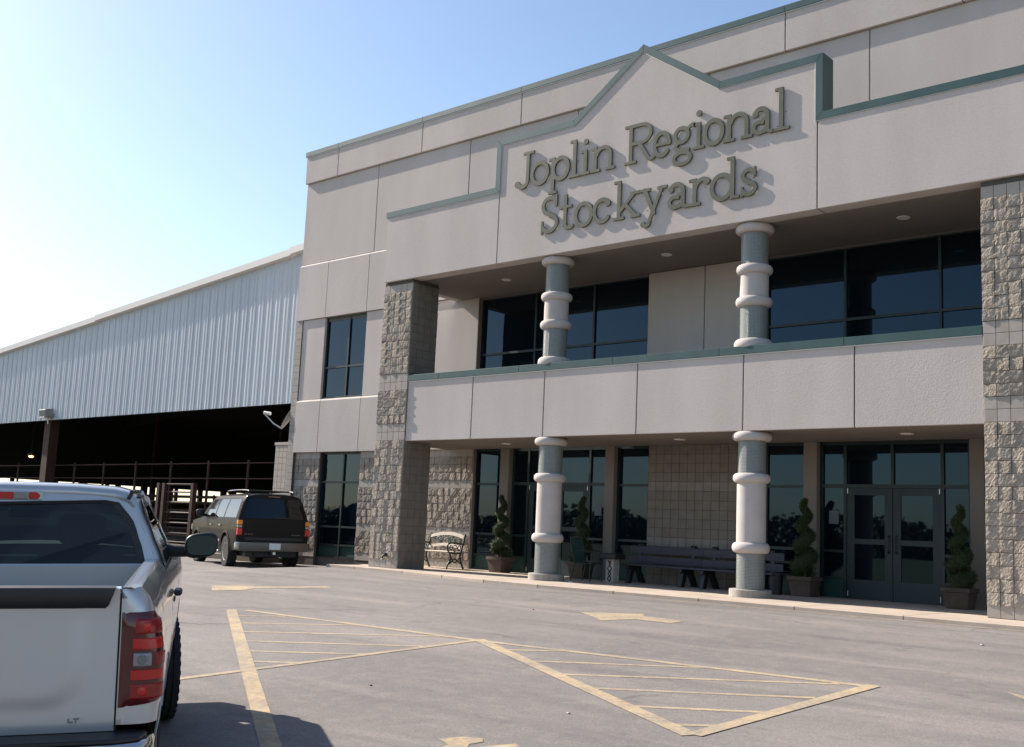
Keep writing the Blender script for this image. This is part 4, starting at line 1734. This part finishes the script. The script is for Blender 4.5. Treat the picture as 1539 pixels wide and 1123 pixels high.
def tg_y(x, z):
    ax = abs(x)
    # recessed centre field with rounded lower corners
    bx_, bz_ = .66, .905
    dx = ax - (bx_ - .12)
    dzz = (bz_ + .12) - z
    dd = math.hypot(max(dx, 0), max(dzz, 0)) - .12
    t = min(1, max(0, (dd+.035)/.085))
    t = t*t*(3-2*t)
    y = .080 + .011*t
    if z > 1.22:
        y -= .012*((z-1.22)/.14)**2
    y += .010*max(0, (.80-z)/.06)
    return y + .012*(ax/.8)**4


rows_ = []
for j in range(gzn+1):
    z = .775 + (1.362-.775)*j/gzn
    rows_.append([(x, tg_y(x, z), z) for x in frange(-.82, .82, gx)])
mb = MB().grid(rows_)
edge_l = [rows_[j] for j in range(gzn+1)]
mb.grid([[r[0] for r in rows_], [(r[0][0], .16, r[0][2]) for r in rows_]])
mb.grid([[r[-1] for r in rows_], [(r[-1][0], .16, r[-1][2]) for r in rows_]])
mb.grid([rows_[-1], [(p[0], .16, 1.366) for p in rows_[-1]]])
mb.grid([rows_[0], [(p[0], .16, .775) for p in rows_[0]]])
TG = mb.build('tailgate', 'silver', PK, smooth=40, weld=True)
# black moulding strip across the top of the tailgate, ends cut on a slant
rows_ = []
for z, dy, hx in ((1.285, .001, .765), (1.289, -.010, .767), (1.30, -.020, .778), (1.345, -.026, .795), (1.372, -.018, .803), (1.380, .010, .804), (1.374, .05, .804)):
    rows_.append([(x, tg_y(x, min(z, 1.36))+dy-.003, z - .006*(abs(x)/.8)**3) for x in frange(-hx, hx, 24)])
MB().grid(rows_).build('moulding', 'black', TG, smooth=60)
# badge letters
mb = MB()
for x0, x1, z0, z1 in ((.640, .645, .815, .833), (.6455, .660, .815, .820), (.669, .674, .815, .8275), (.662, .684, .828, .833)):
    mb.box(x0, x1, tg_y(x0, z0)-.006, tg_y(x0, z0)+.001, z0, z1)
mb.build('badge', 'rust_floor', TG)
bx('tailgate_gap', 'black', PK, -.827, .827, .12, .20, .70, 1.34)


# tail lamps
def lamp_pt(s, z, off):
    """s along the corner outline in metres from the gate gap"""
    w0 = W(z)
    flat = w0-rc-XG
    arc_l = rc*math.pi/2
    if s < flat:
        return (XG+s, yr-off)
    if s < flat+arc_l:
        a = (s-flat)/rc
        return (w0-rc+(rc+off)*math.sin(a), yr+rc-(rc+off)*math.cos(a))
    return (w0+off, yr+rc+(s-flat-arc_l))


def lamp_piece(name, mat, parent, sg, s0, s1, z0, z1, off, round_top=0.):
    mb = MB()
    rows_ = []
    ns, nz = 16, 10
    for i in range(ns+1):
        u = i/ns
        s = s0+(s1-s0)*u
        za, zb_ = z0, z1
        if round_top:
            k = max(0, (u-.62)/.38)
            zb_ = z1 - round_top*(1-math.sqrt(max(0, 1-k*k)))
            za = z0 + .028*u
        row = []
        for j in range(nz+1):
            v = j/nz
            z = za+(zb_-za)*v
            e = min(1, min(u, 1-u)*12, min(v, 1-v)*12)
            p = lamp_pt(s, z, off*(.2+.8*math.sin(e*math.pi/2)))
            row.append((sg*p[0], p[1], z))
        rows_.append(row)
    return mb.grid(rows_).build(name, mat, parent, smooth=70)


for sg in (-1, 1):
    TL = lamp_piece('tail_lamp', 'red_dark', PK, sg, .004, .245, .868, 1.262, .014, .10)
    lamp_piece('lens', 'red_bright', TL, sg, .046, .205, 1.104, 1.158, .0175)
    lamp_piece('lens', 'red_bright', TL, sg, .042, .200, .978, 1.027, .0175)
    lamp_piece('lens', 'red', TL, sg, .052, .215, 1.166, 1.238, .0165)
    lamp_piece('lens', 'red', TL, sg, .140, .228, 1.034, 1.098, .0165)
    lamp_piece('lens', 'red', TL, sg, .042, .215, .898, .970, .0165)
    lamp_piece('reverse_lens', 'clear', TL, sg, .055, .130, 1.032, 1.098, .019)
    p = lamp_pt(.092, 1.066, .021)
    MB().lathe([(.001, -.004), (.016, -.005), (.020, -.001), (.020, .008)], 16, (sg*p[0], p[1], 1.066), axis='y').build('bulb', 'rust_floor', TL, smooth=40)
    for s_, z in ((.10, 1.20), (.095, .936)):
        p = lamp_pt(s_, z, .018)
        MB().lathe([(.001, -.006), (.018, -.003), (.024, .006)], 16, (sg*p[0], p[1], z), axis='y').build('bulb', 'red_bright', TL, smooth=40)

# bumper
plan = [(-.985, .26), (-.985, .06), (-.95, -.03), (-.86, -.075), (-.4, -.085), (.4, -.085), (.86, -.075), (.95, -.03), (.985, .06), (.985, .26)]
inn = [(-.90, .26), (-.90, .10), (-.85, .04), (-.4, .02), (.4, .02), (.85, .04), (.90, .10), (.90, .26)]
rings = []
for z, k in ((.52, .955), (.54, .985), (.64, 1.), (.72, 1.), (.745, .985), (.752, .965)):
    rings.append([(p[0]*k, p[1]*k if p[1] < .05 else p[1], z) for p in resample([(a, b, 0) for a, b in plan + inn[::-1] + [plan[0]]], 60)])
BP = MB().loft(rings).build('bumper', 'chrome', PK, smooth=45)
MB().prism([(-.955, .10), (-.93, -.01), (-.84, -.055), (-.4, -.066), (.4, -.066), (.84, -.055), (.93, -.01), (.955, .10), (.90, .14), (-.90, .14)], 'z', .7535, .772).build('step_pad', 'black', BP, bevel=.004)
bx('licence_plate', 'plate', BP, -.15, .15, -.092, -.087, .58, .70)

# cab lower body and nose
AC = [(4.32, .42, .50)]
zb_cab = lambda y: arch_z(y, .50, AC)


def zt_cab(y):
    return 1.30 if y < 3.85 else 1.30 - .055*((y-3.85)/1.5)


YN, rn = 5.48, .26
colsc = [(lambda z, y=y: (W(z), y)) for y in dense_y(2.14, YN-rn, AC)]
for k in range(1, 9):
    a = math.pi/2*k/8
    colsc.append(lambda z, a=a: (W(z)-rn+rn*math.cos(a), YN-rn+rn*math.sin(a)-.10*max(0, (z-.8))**2))
colsc.append(lambda z: (.4, YN+.02-.10*max(0, (z-.8))**2))
colsc.append(lambda z: (.0, YN+.03-.10*max(0, (z-.8))**2))
mb = MB()
for sg in (-1, 1):
    side_skin(mb, sg, W, colsc, zb_cab, zt_cab, 14)
# hood
rows_ = []
for y in frange(3.80, 5.30, 8) + [5.40, 5.47]:
    hw_ = W(zt_cab(y)) - (0 if y < YN-rn else (rn-math.sqrt(max(0, rn*rn-(y-YN+rn)**2))))
    rows_.append([(x, min(y, YN-.03), zt_cab(y) + (.075 if y < 5.35 else .04)*(1-abs(x/hw_)**3)) for x in frange(-hw_, hw_, 14)])
mb.grid(rows_)
mb.grid([[(-W(.6), 2.142, .5), (-W(1.0), 2.142, 1.0), (-W(1.3), 2.142, 1.30)], [(W(.6), 2.142, .5), (W(1.0), 2.142, 1.0), (W(1.3), 2.142, 1.30)]])
CBN = mb.build('cab_body', 'silver', PK, smooth=38, weld=True)
bx('underbody', 'black', PK, -.66, .66, .2, 5.3, .36, .79)
for yw in (1.30, 4.32):
    for sg in (-1, 1):
        rows_ = []
        for k in range(17):
            a = math.pi*k/16
            rows_.append([(sg*.64, yw-.49*math.cos(a), .42+.49*math.sin(a)), (sg*.93, yw-.49*math.cos(a), .42+.49*math.sin(a))])
        MB().grid(rows_).build('wheel_well', 'black', PK)
# door seams and handle, both sides
for sg in (-1, 1):
    for y in (2.36, 3.72):
        mb = MB()
        mb.grid([[(sg*(W(z)+.0015), y-.005, z), (sg*(W(z)+.0015), y+.005, z)] for z in frange(.56, 1.29, 10)])
        mb.build('door_seam', 'black', CBN)
    MB().box(min(sg*.99, sg*1.04), max(sg*.99, sg*1.04), 2.44, 2.66, 1.115, 1.15).build('door_handle', 'black', CBN, bevel=.012)
    MB().box(min(sg*.95, sg*1.0), max(sg*.95, sg*1.0), 2.46, 2.64, 1.06, 1.115).build('handle_cup', 'black', CBN, bevel=.02)
    MB().box(min(sg*.80, sg*.985), max(sg*.80, sg*.985), 5.20, 5.43, .93, 1.13).build('headlamp', 'clear', CBN, bevel=.05)
bx('grille', 'black', CBN, -.68, .68, 5.44, 5.515, .80, 1.16, .03)
bx('front_bumper', 'chrome', CBN, -.93, .93, 5.40, 5.58, .50, .76, .06)

# greenhouse
TH = [(1.28, .952), (1.40, .915), (1.55, .858), (1.70, .795), (1.78, .778), (1.83, .69)]
hwz = lambda z: interp(TH, z)
yrz = lambda z: 2.16 + (z-1.28)*.20
nl = 64
side_out = [(2.20, 1.285), (3.92, 1.285), (3.78, 1.38), (3.34, 1.77), (3.20, 1.80), (2.36, 1.80), (2.29, 1.76)]
side_in = [(2.50, 1.335), (3.70, 1.335), (3.62, 1.40), (3.30, 1.695), (3.20, 1.725), (2.50, 1.725), (2.47, 1.69)]
rear_out = [(-.90, 1.24), (0, 1.24), (.90, 1.24), (.87, 1.40), (.81, 1.55), (.745, 1.70), (.695, 1.78), (.60, 1.815), (0, 1.83), (-.60, 1.815), (-.695, 1.78), (-.745, 1.70), (-.81, 1.55), (-.87, 1.40)]
rear_in = [(-.80, 1.31), (0, 1.31), (.80, 1.31), (.82, 1.335), (.785, 1.48), (.725, 1.64), (.67, 1.71), (.63, 1.765), (0, 1.745), (-.63, 1.765), (-.67, 1.71), (-.725, 1.64), (-.785, 1.48), (-.82, 1.335)]


def ysurf(x, z):
    return yrz(z) + .035*(abs(x)/.9)**3


mb = MB()
ro = [(p.x, ysurf(p.x, p.y), p.y) for p in closed_resample([(a, b, 0) for a, b in rear_out], nl)]
mid_in = [(a*1.0, b) for a, b in rear_in]
# match each outer point to the inner loop by angle from the window centre
cx0, cz0 = 0, 1.53


def radial(loop, ang):
    best = None
    n = len(loop)
    d = Vector((math.cos(ang), math.sin(ang)))
    for i in range(n):
        a = Vector(loop[i]) - Vector((cx0, cz0))
        b = Vector(loop[(i+1) % n]) - Vector((cx0, cz0))
        e = b-a
        den = d.x*e.y - d.y*e.x
        if abs(den) < 1e-9:
            continue
        t = (a.x*e.y - a.y*e.x)/den
        s = (a.x*d.y - a.y*d.x)/den
        if t > 0 and -1e-6 <= s <= 1+1e-6:
            best = t if best is None else max(best, t)
    return Vector((cx0, cz0)) + d*best


angs = [2*math.pi*k/96 for k in range(96)]
oL = [radial(rear_out, a) for a in angs]
iL = [radial(rear_in, a) for a in angs]
frame_loop(mb, [(p.x, ysurf(p.x, p.y), p.y) for p in oL], [(p.x, ysurf(p.x, p.y)-.004, p.y) for p in iL])
frame_loop(mb, [(p.x, ysurf(p.x, p.y)-.004, p.y) for p in iL], [(p.x, ysurf(p.x, p.y)+.02, p.y) for p in iL])
# rounded rear corners from rear panel to side panel
for sg in (-1, 1):
    rows_ = []
    for z in frange(1.24, 1.78, 12):
        xo = interp([(1.24, .90), (1.40, .87), (1.55, .81), (1.70, .745), (1.78, .695)], z)
        hwv = hwz(z)
        row = []
        for k in range(7):
            a = math.pi/2*k/6
            y0 = ysurf(xo, z)
            row.append((sg*(xo+(hwv-xo)*math.sin(a)), y0+.09*(1-math.cos(a)), z))
        row.append((sg*hwv, 2.40, z))
        rows_.append(row)
    mb.grid(rows_)
    # side frame
    cx0, cz0 = 2.95, 1.53
    so = [radial(side_out, a) for a in angs]
    si = [radial(side_in, a) for a in angs]
    frame_loop(mb, [(sg*(hwz(p.y)+.0), p.x, p.y) for p in so], [(sg*hwz(p.y), p.x, p.y) for p in si])
    cx0, cz0 = 0, 1.53
# roof shell
rows_ = []
for y, dz, kx in ((2.262, -.045, .985), (2.275, -.018, .995), (2.31, 0, 1), (2.5, .006, 1), (2.8, .01, 1), (3.1, .006, 1), (3.25, -.01, .99), (3.34, -.04, .98)):
    sec = [(-.752, 1.77), (-.735, 1.80), (-.70, 1.825), (-.62, 1.848), (-.4, 1.866), (0, 1.875), (.4, 1.866), (.62, 1.848), (.70, 1.825), (.735, 1.80), (.752, 1.77)]
    rows_.append([(x*kx, y, z+dz) for x, z in sec])
mb.grid(rows_)
mb.grid([[(p[0], p[1], p[2]) for p in rows_[0]], [(max(-.695, min(.695, p[0]*.93)), ysurf(p[0]*.93, 1.80)+.0, min(1.815, p[2]-.02)) for p in rows_[0]]])
CABT = mb.build('cab_top', 'silver', PK, smooth=45, weld=True)
MB().add([(p.x, ysurf(p.x, p.y)+.006, p.y) for p in iL], [tuple(range(96))]).build('rear_window', 'car_glass', CABT)
frm = MB()
frame_loop(frm, [(p.x*1.012, ysurf(p.x, p.y)-.0055, p.y+.006*(1 if p.y > 1.53 else -1)) for p in iL], [(p.x*.955, ysurf(p.x, p.y)-.002, 1.53+(p.y-1.53)*.93) for p in iL])
frm.build('window_seal', 'black', CABT)
for sg in (-1, 1):
    MB().add([(sg*(hwz(p.y)-.004), p.x, p.y) for p in si], [tuple(range(96))]).build('side_window', 'car_glass', CABT)
    MB().tube([(sg*.715, 2.29, 1.822), (sg*.722, 2.45, 1.828), (sg*.722, 3.1, 1.826), (sg*.70, 3.32, 1.785)], .013, 6).build('roof_moulding', 'black', CABT, smooth=50)
    MB().tube([(sg*.700, 2.262, 1.775), (sg*.712, 2.272, 1.80), (sg*.715, 2.29, 1.822)], .013, 6).build('roof_moulding', 'black', CABT, smooth=50)
    # A pillar, windscreen edge
    MB().tube([(sg*.90, 3.93, 1.27), (sg*.80, 3.60, 1.56), (sg*.70, 3.30, 1.80)], .045, 8).build('windscreen_pillar', 'silver', CABT, smooth=50)
rows_ = []
for t in frange(0, 1, 6):
    z = 1.29 + .52*t
    y = 3.98 - .70*t
    hx = .88 - .20*t
    rows_.append([(x, y-.10*(abs(x)/hx)**2, z) for x in frange(-hx, hx, 8)])
MB().grid(rows_).build('windscreen', 'car_glass', CABT, smooth=60)
# high brake lamp
LB = MB()
for nm, mt, x0, x1 in (('high_brake_lamp', 'red_bright', -.055, .055), ('cargo_lamp', 'clear', .058, .135), ('cargo_lamp', 'clear', -.135, -.058), ('high_brake_lamp', 'red_bright', .138, .20), ('high_brake_lamp', 'red_bright', -.20, -.138)):
    y = ysurf(.1, 1.79)
    MB().prism([(x0, 1.768), (x1 - (.012 if x1 > .19 else 0), 1.768), (x1, 1.785), (x1, 1.798), (x1 - (.02 if x1 > .19 else 0), 1.814), (x0, 1.814)], 'y', y-.022, y+.012).build(nm, mt, CABT, bevel=.004)
bx('lamp_housing', 'silver', CABT, -.215, .215, ysurf(.1, 1.79)-.016, ysurf(.1, 1.79)+.02, 1.758, 1.823, .008)
# seats and dash
for cx_, wd in ((-.42, .25), (.42, .25)):
    mb = MB()
    mb.box(cx_-wd, cx_+wd, 2.48, 2.62, .8, 1.42)
    ST = mb.build('seat', 'seat', PK, bevel=.05, segs=3)
    MB().box(cx_-.14, cx_+.14, 2.50, 2.60, 1.43, 1.62).build('headrest', 'seat', ST, bevel=.045, segs=3)
bx('dashboard', 'seat', PK, -.85, .85, 3.55, 3.9, .9, 1.30, .05)
MB().tube([(-.40+.19*math.cos(a), 3.40+.06*math.sin(a), 1.22+.18*math.sin(a)) for a in [2*math.pi*k/24 for k in range(24)]], .016, 8, closed=True).build('steering_wheel', 'black', PK, smooth=50)
bx('cabin_floor', 'seat', PK, -.86, .86, 2.2, 3.9, .60, .80)
MB().box(-.13, .13, 3.28, 3.30, 1.62, 1.69).build('rear_mirror', 'black', CABT, bevel=.02)
# wing mirrors
for sg in (-1, 1):
    rings = []
    for k, (dy, s_) in enumerate(((0., .90), (.015, 1.), (.05, .97), (.09, .80), (.115, .5))):
        ring = []
        for i in range(28):
            a = 2*math.pi*i/28
            cx_, cz_ = math.cos(a), math.sin(a)
            ex = abs(cx_)**.62*(1 if cx_ > 0 else -1)
            ez = abs(cz_)**.62*(1 if cz_ > 0 else -1)
            ring.append((sg*(1.145+.118*s_*ex), 3.58+dy, 1.375+.090*s_*ez+.012*ex))
        rings.append(ring)
    MR = MB().loft(rings).build('wing_mirror', 'black', PK, smooth=60)
    g = [(sg*(1.145+.100*abs(math.cos(a))**.62*(1 if math.cos(a) > 0 else -1)), 3.577, 1.375+.070*abs(math.sin(a))**.62*(1 if math.sin(a) > 0 else -1)) for a in [2*math.pi*i/28 for i in range(28)]]
    MAT.setdefault('mirror', simple('mirror_glass', (.045, .075, .08), .03, 1.))
    MB().add(g, [tuple(range(28))]).build('mirror_glass', 'mirror', MR)
    MB().tube([(sg*.90, 3.68, 1.33), (sg*1.08, 3.64, 1.33)], [.05, .04], 10).build('mirror_arm', 'black', MR, smooth=50)
for x_, y_, st in ((.835, 1.30, 0), (-.835, 1.30, 0), (.85, 4.32, rad(9)), (-.85, 4.32, rad(9))):
    make_wheel(PK, x_, y_, .405, .265, 1 if x_ > 0 else -1, st)
CABT.scale = (1, 1, .92)
CABT.location = (0, 0, .084)
place_on_ground(PK, 1.254, -16.163, 57.2)

# ---- dark grey sport utility vehicle
SV = empty('sport_utility_vehicle', 'dusty dark grey sport utility vehicle parked before the office corner', 'car')
TS = [(.40, .93), (.52, .965), (.70, .99), (.92, 1.0), (1.08, .992), (1.18, .975), (1.22, .965)]
WS = lambda z: interp(TS, z)
AS_ = [(1.28, .40, .47), (4.58, .40, .47)]
ys_r, rs_ = .10, .13
zbS = lambda y: arch_z(y, .44 if y > .25 else .62, AS_)
ztS = lambda y: 1.22 if y < 4.05 else 1.22 - .12*((y-4.05)/1.4)**1.3
YN, rn = 5.45, .30
colsS = [lambda z: (0., ys_r), lambda z: (.45, ys_r)] + corner_cols(.75, WS, ys_r, rs_)[1:] + [(lambda z, y=y: (WS(z), y)) for y in dense_y(ys_r+rs_+.02, YN-rn, AS_)]
for k in range(1, 9):
    a = math.pi/2*k/8
    colsS.append(lambda z, a=a: (WS(z)-rn+rn*math.cos(a), YN-rn+rn*math.sin(a)))
colsS += [lambda z: (.4, YN+.01), lambda z: (0., YN+.02)]
mb = MB()
for sg in (-1, 1):
    side_skin(mb, sg, WS, colsS, zbS, ztS, 12)
rows_ = []
for y in frange(3.9, 5.25, 7) + [5.40]:
    hw_ = WS(ztS(y)) - (0 if y < YN-rn else .10)
    rows_.append([(x, y, ztS(y)+.07*(1-abs(x/hw_)**3)) for x in frange(-hw_, hw_, 12)])
mb.grid(rows_)
# greenhouse shell
TG_ = [(1.20, .970), (1.40, .915), (1.60, .845), (1.72, .79), (1.80, .72)]
hg = lambda z: interp(TG_, z)
yg = lambda z: .10 + .00 + max(0, z-1.20)*.26
zs_g = frange(1.20, 1.80, 10)
grid_rows = []
for z in zs_g:
    row = []
    for x in frange(0, .90, 6):
        row.append((x*hg(z), yg(z)+.05*x**4, z))
    for k in range(1, 6):
        a = math.pi/2*k/5
        row.append((hg(z)*(.90+.10*math.sin(a)), yg(z)+.033+.10*(1-math.cos(a)), z))
    yfz = 4.25 - (z-1.20)*1.35
    for t in frange(.12, 1, 8):
        row.append((hg(z), yg(z)+.133+(yfz-yg(z)-.133)*t, z))
    for x in (.7, .35, 0):
        row.append((hg(z)*x, yfz+.10*(1-x*x), z))
    grid_rows.append(row)
for sg in (-1, 1):
    mb.grid([[(sg*p[0], p[1], p[2]) for p in r] for r in grid_rows])
rows_ = []
y1, y2 = yg(1.80), 4.25-.6*1.35
for y, dz, kx in ((y1+.0, .0, 1.), (y1+.03, .04, .98), (y1+.12, .065, .98), ((y1+y2)/2, .085, .98), (y2-.1, .06, .97), (y2+.02, .03, .95), (y2+.08, 0, .9)):
    rows_.append([(x*.72*kx, y+(.05*abs(x)**4 if y < 1 else 0), 1.80+dz*(1-abs(x)**4)) for x in frange(-1, 1, 14)])
mb.grid(rows_)
SB = mb.build('body', 'dark_paint', SV, smooth=38, weld=True)
bx('underbody', 'black', SV, -.70, .70, .25, 5.2, .30, .60)
MB().tube([(-.45, .15, .36), (-.45, .4, .34), (-.40, .8, .36)], .035, 8).build('exhaust_pipe', 'black', SV, smooth=50)
MB().lathe([(.001, .28), (.36, .30), (.37, .34), (.37, .52), (.001, .54)], 20, (.0, .75, -.02)).build('spare_tyre', 'tyre', SV, smooth=40)
bx('tow_hitch', 'alloy', SV, -.04, .04, -.06, .2, .36, .44, .01)


def glass_patch(name, fn, us, vs_, parent, mat='car_glass_dark'):
    return MB().grid([[fn(u, v) for u in us] for v in vs_]).build(name, mat, parent, smooth=60)


glass_patch('rear_window', lambda x, z: (x*hg(z), yg(z)+.05*abs(x)**4-.006, z), frange(-.875, .875, 16), frange(1.245, 1.735, 6), SB)
for sg in (-1, 1):
    for a, b in ((.42, 1.62), (1.72, 2.62), (2.72, 3.55)):
        glass_patch('side_window', lambda t, z, a=a, b=b, sg=sg: (sg*(hg(z)+.004), max(a, yg(z)+.26)+(min(b, 4.10-(z-1.20)*1.35)-max(a, yg(z)+.26))*t, z), frange(0, 1, 5), frange(1.25, 1.71, 4), SB)
    for y in (1.67, 2.67, 3.78):
        MB().grid([[(sg*(WS(z)+.002), y-.006, z), (sg*(WS(z)+.002), y+.006, z)] for z in frange(.55, 1.19, 8)]).build('door_seam', 'black', SB)
    for y in (1.80, 2.80):
        MB().box(min(sg*.985, sg*1.025), max(sg*.985, sg*1.025), y, y+.2, 1.03, 1.07).build('door_handle', 'chrome', SB, bevel=.01)
    # body-side moulding, cladding and step
    mb = MB()
    mb.grid([[(sg*(WS(.66)+.012), y, .63), (sg*(WS(.70)+.016), y, .69)] for y in (1.85, 2.6, 3.6, 4.0)])
    mb.build('side_moulding', 'alloy', SB)
    MB().box(min(sg*.86, sg*1.03), max(sg*.86, sg*1.03), 1.85, 4.0, .36, .41).build('running_board', 'alloy', SV, bevel=.015)
    # tail lamp stack
    TL = bx('tail_lamp', 'red_dark', SB, min(sg*.865, sg*.985), max(sg*.865, sg*.985), .085, .215, .82, 1.20, .02)
    for nm, mt, a, b in (('lens', 'amber', 1.085, 1.195), ('lens', 'clear', 1.01, 1.075), ('lens', 'red_bright', .83, 1.0)):
        bx(nm, mt, TL, min(sg*.862, sg*.990), max(sg*.862, sg*.990), .076, .20, a, b, .012)
    # roof rail
    RL = link_tube(SB, 'roof_rail', spline([(sg*.62, .55, 1.87), (sg*.62, .65, 1.935), (sg*.62, 1.6, 1.95), (sg*.62, 2.6, 1.935), (sg*.62, 2.75, 1.88)]), .018, 'black')
    rings = []
    for dy, s_ in ((0., .9), (.02, 1.), (.07, .9), (.11, .55)):
        rings.append([(sg*(1.15+.125*s_*abs(math.cos(a))**.6*(1 if math.cos(a) > 0 else -1)), 3.62+dy, 1.34+.10*s_*abs(math.sin(a))**.6*(1 if math.sin(a) > 0 else -1)) for a in [2*math.pi*i/20 for i in range(20)]])
    MR = MB().loft(rings).build('wing_mirror', 'black', SV, smooth=60)
    MB().tube([(sg*.93, 3.7, 1.28), (sg*1.06, 3.66, 1.29)], .04, 8).build('mirror_arm', 'black', MR, smooth=50)
    MB().box(min(sg*.70, sg*.97), max(sg*.70, sg*.97), 5.25, 5.47, .86, 1.04).build('headlamp', 'clear', SB, bevel=.03)
    for yw in (1.28, 4.58):
        rows_ = []
        flr = []
        for k in range(17):
            a = math.pi*k/16
            rows_.append([(sg*.62, yw-.46*math.cos(a), .40+.46*math.sin(a)), (sg*.95, yw-.46*math.cos(a), .40+.46*math.sin(a))])
            y, z = yw-.475*math.cos(a), .40+.475*math.sin(a)
            y2_, z2_ = yw-.53*math.cos(a), .40+.53*math.sin(a)
            flr.append([(sg*(WS(z)-.03), yw-.468*math.cos(a), .40+.468*math.sin(a)), (sg*(WS(z)+.022), y, z), (sg*(WS(z2_)+.012), y2_, z2_), (sg*(WS(z2_)-.01), yw-.54*math.cos(a), .40+.54*math.sin(a))])
        MB().grid(rows_).build('wheel_well', 'black', SV)
        MB().grid(flr).build('arch_cladding', 'dark_paint', SB, smooth=40)
for y in (.9, 1.7, 2.4):
    link_tube(SB, 'cross_bar', [(-.62, y, 1.945), (.62, y, 1.945)], .015, 'black')
# rear bumper, plate, badges, brake lamp
plan = [(-1.0, .30), (-1.0, .06), (-.95, -.04), (-.6, -.075), (.6, -.075), (.95, -.04), (1.0, .06), (1.0, .30), (.9, .30), (.9, .09), (-.9, .09), (-.9, .30)]
rings = [[(p[0]*k, p[1], z) for p in plan] for z, k in ((.45, .97), (.47, 1.), (.62, 1.), (.66, .98))]
MAT['dull_chrome'] = simple('dull_chrome', (.085, .087, .095), .22, .85)
SBP = MB().loft(rings).build('rear_bumper', 'dull_chrome', SV, smooth=35)
bx('bumper_pad', 'black', SBP, -.62, .62, -.082, .05, .655, .675)
bx('licence_plate', 'plate', SBP, -.155, .155, -.092, -.078, .49, .645, .004)
for x0 in (-.78, -.70, -.62, .50, .58, .66):
    bx('badge', 'rust_floor', SB, x0, x0+.055, .094, .10, .848, .864)
bx('trim_strip', 'black', SB, -.78, .78, .088, .10, .70, .78, .005)
bx('high_brake_lamp', 'red_dark', SB, -.17, .17, yg(1.79)-.012, yg(1.79)+.03, 1.775, 1.81, .006)
bx('wiper', 'black', SB, -.02, .42, yg(1.26)-.03, yg(1.26)-.012, 1.255, 1.275)
for x_, y_, st in ((.86, 1.28, 0), (-.86, 1.28, 0), (.86, 4.58, rad(6)), (-.86, 4.58, rad(6))):
    make_wheel(SV, x_, y_, .395, .26, 1 if x_ > 0 else -1, st, .22)
place_on_ground(SV, -17.42, -.62, 70.5)
SV.scale = (.955, .955, 1.03)

# ------------------------------------------------------------------ tree line and field across the road, behind the camera (mirrored in the glass)
rnd = random.Random(5)
vs, fs = [], []
for i in range(215):
    x = -330 + i*2.9 + rnd.uniform(-1, 1)
    y = -210 + rnd.uniform(-8, 8)
    hgt = rnd.uniform(6., 8.5)*(.75+.5*math.sin(x*.045)**2)
    for k in range(150):
        c_ = Vector((x+rnd.gauss(0, 2.4), y+rnd.gauss(0, 2.4), -1.4+hgt*rnd.random()**1.15))
        s = rnd.uniform(.45, 1.15)
        a, b = [Vector((rnd.gauss(0, 1), rnd.gauss(0, 1), rnd.gauss(0, 1))).normalized()*s for _ in range(2)]
        o = len(vs)
        vs += [tuple(c_-a), tuple(c_+b), tuple(c_+a), tuple(c_-b)]
        fs.append((o, o+1, o+2, o+3))
for i in range(70):  # unseen trees at far left, added to darken the parked vehicle's side reflection
    y = -190 + i*2.9 + rnd.uniform(-1, 1)
    x = -330 + rnd.uniform(-8, 8)
    hgt = rnd.uniform(7., 12.)
    for k in range(90):
        c_ = Vector((x+rnd.gauss(0, 2.6), y+rnd.gauss(0, 2.6), -1.4+hgt*rnd.random()**1.1))
        s = rnd.uniform(.6, 1.4)
        a, b = [Vector((rnd.gauss(0, 1), rnd.gauss(0, 1), rnd.gauss(0, 1))).normalized()*s for _ in range(2)]
        o = len(vs)
        vs += [tuple(c_-a), tuple(c_+b), tuple(c_+a), tuple(c_-b)]
        fs.append((o, o+1, o+2, o+3))
me = bpy.data.meshes.new('distant_trees')
me.from_pydata(vs, [], fs)
me.materials.append(MAT['tree'])
dt = stuff(link('distant_trees', me))
dt['label'] = 'dark line of distant trees across the road mirrored in the glass'
dt['category'] = 'trees'
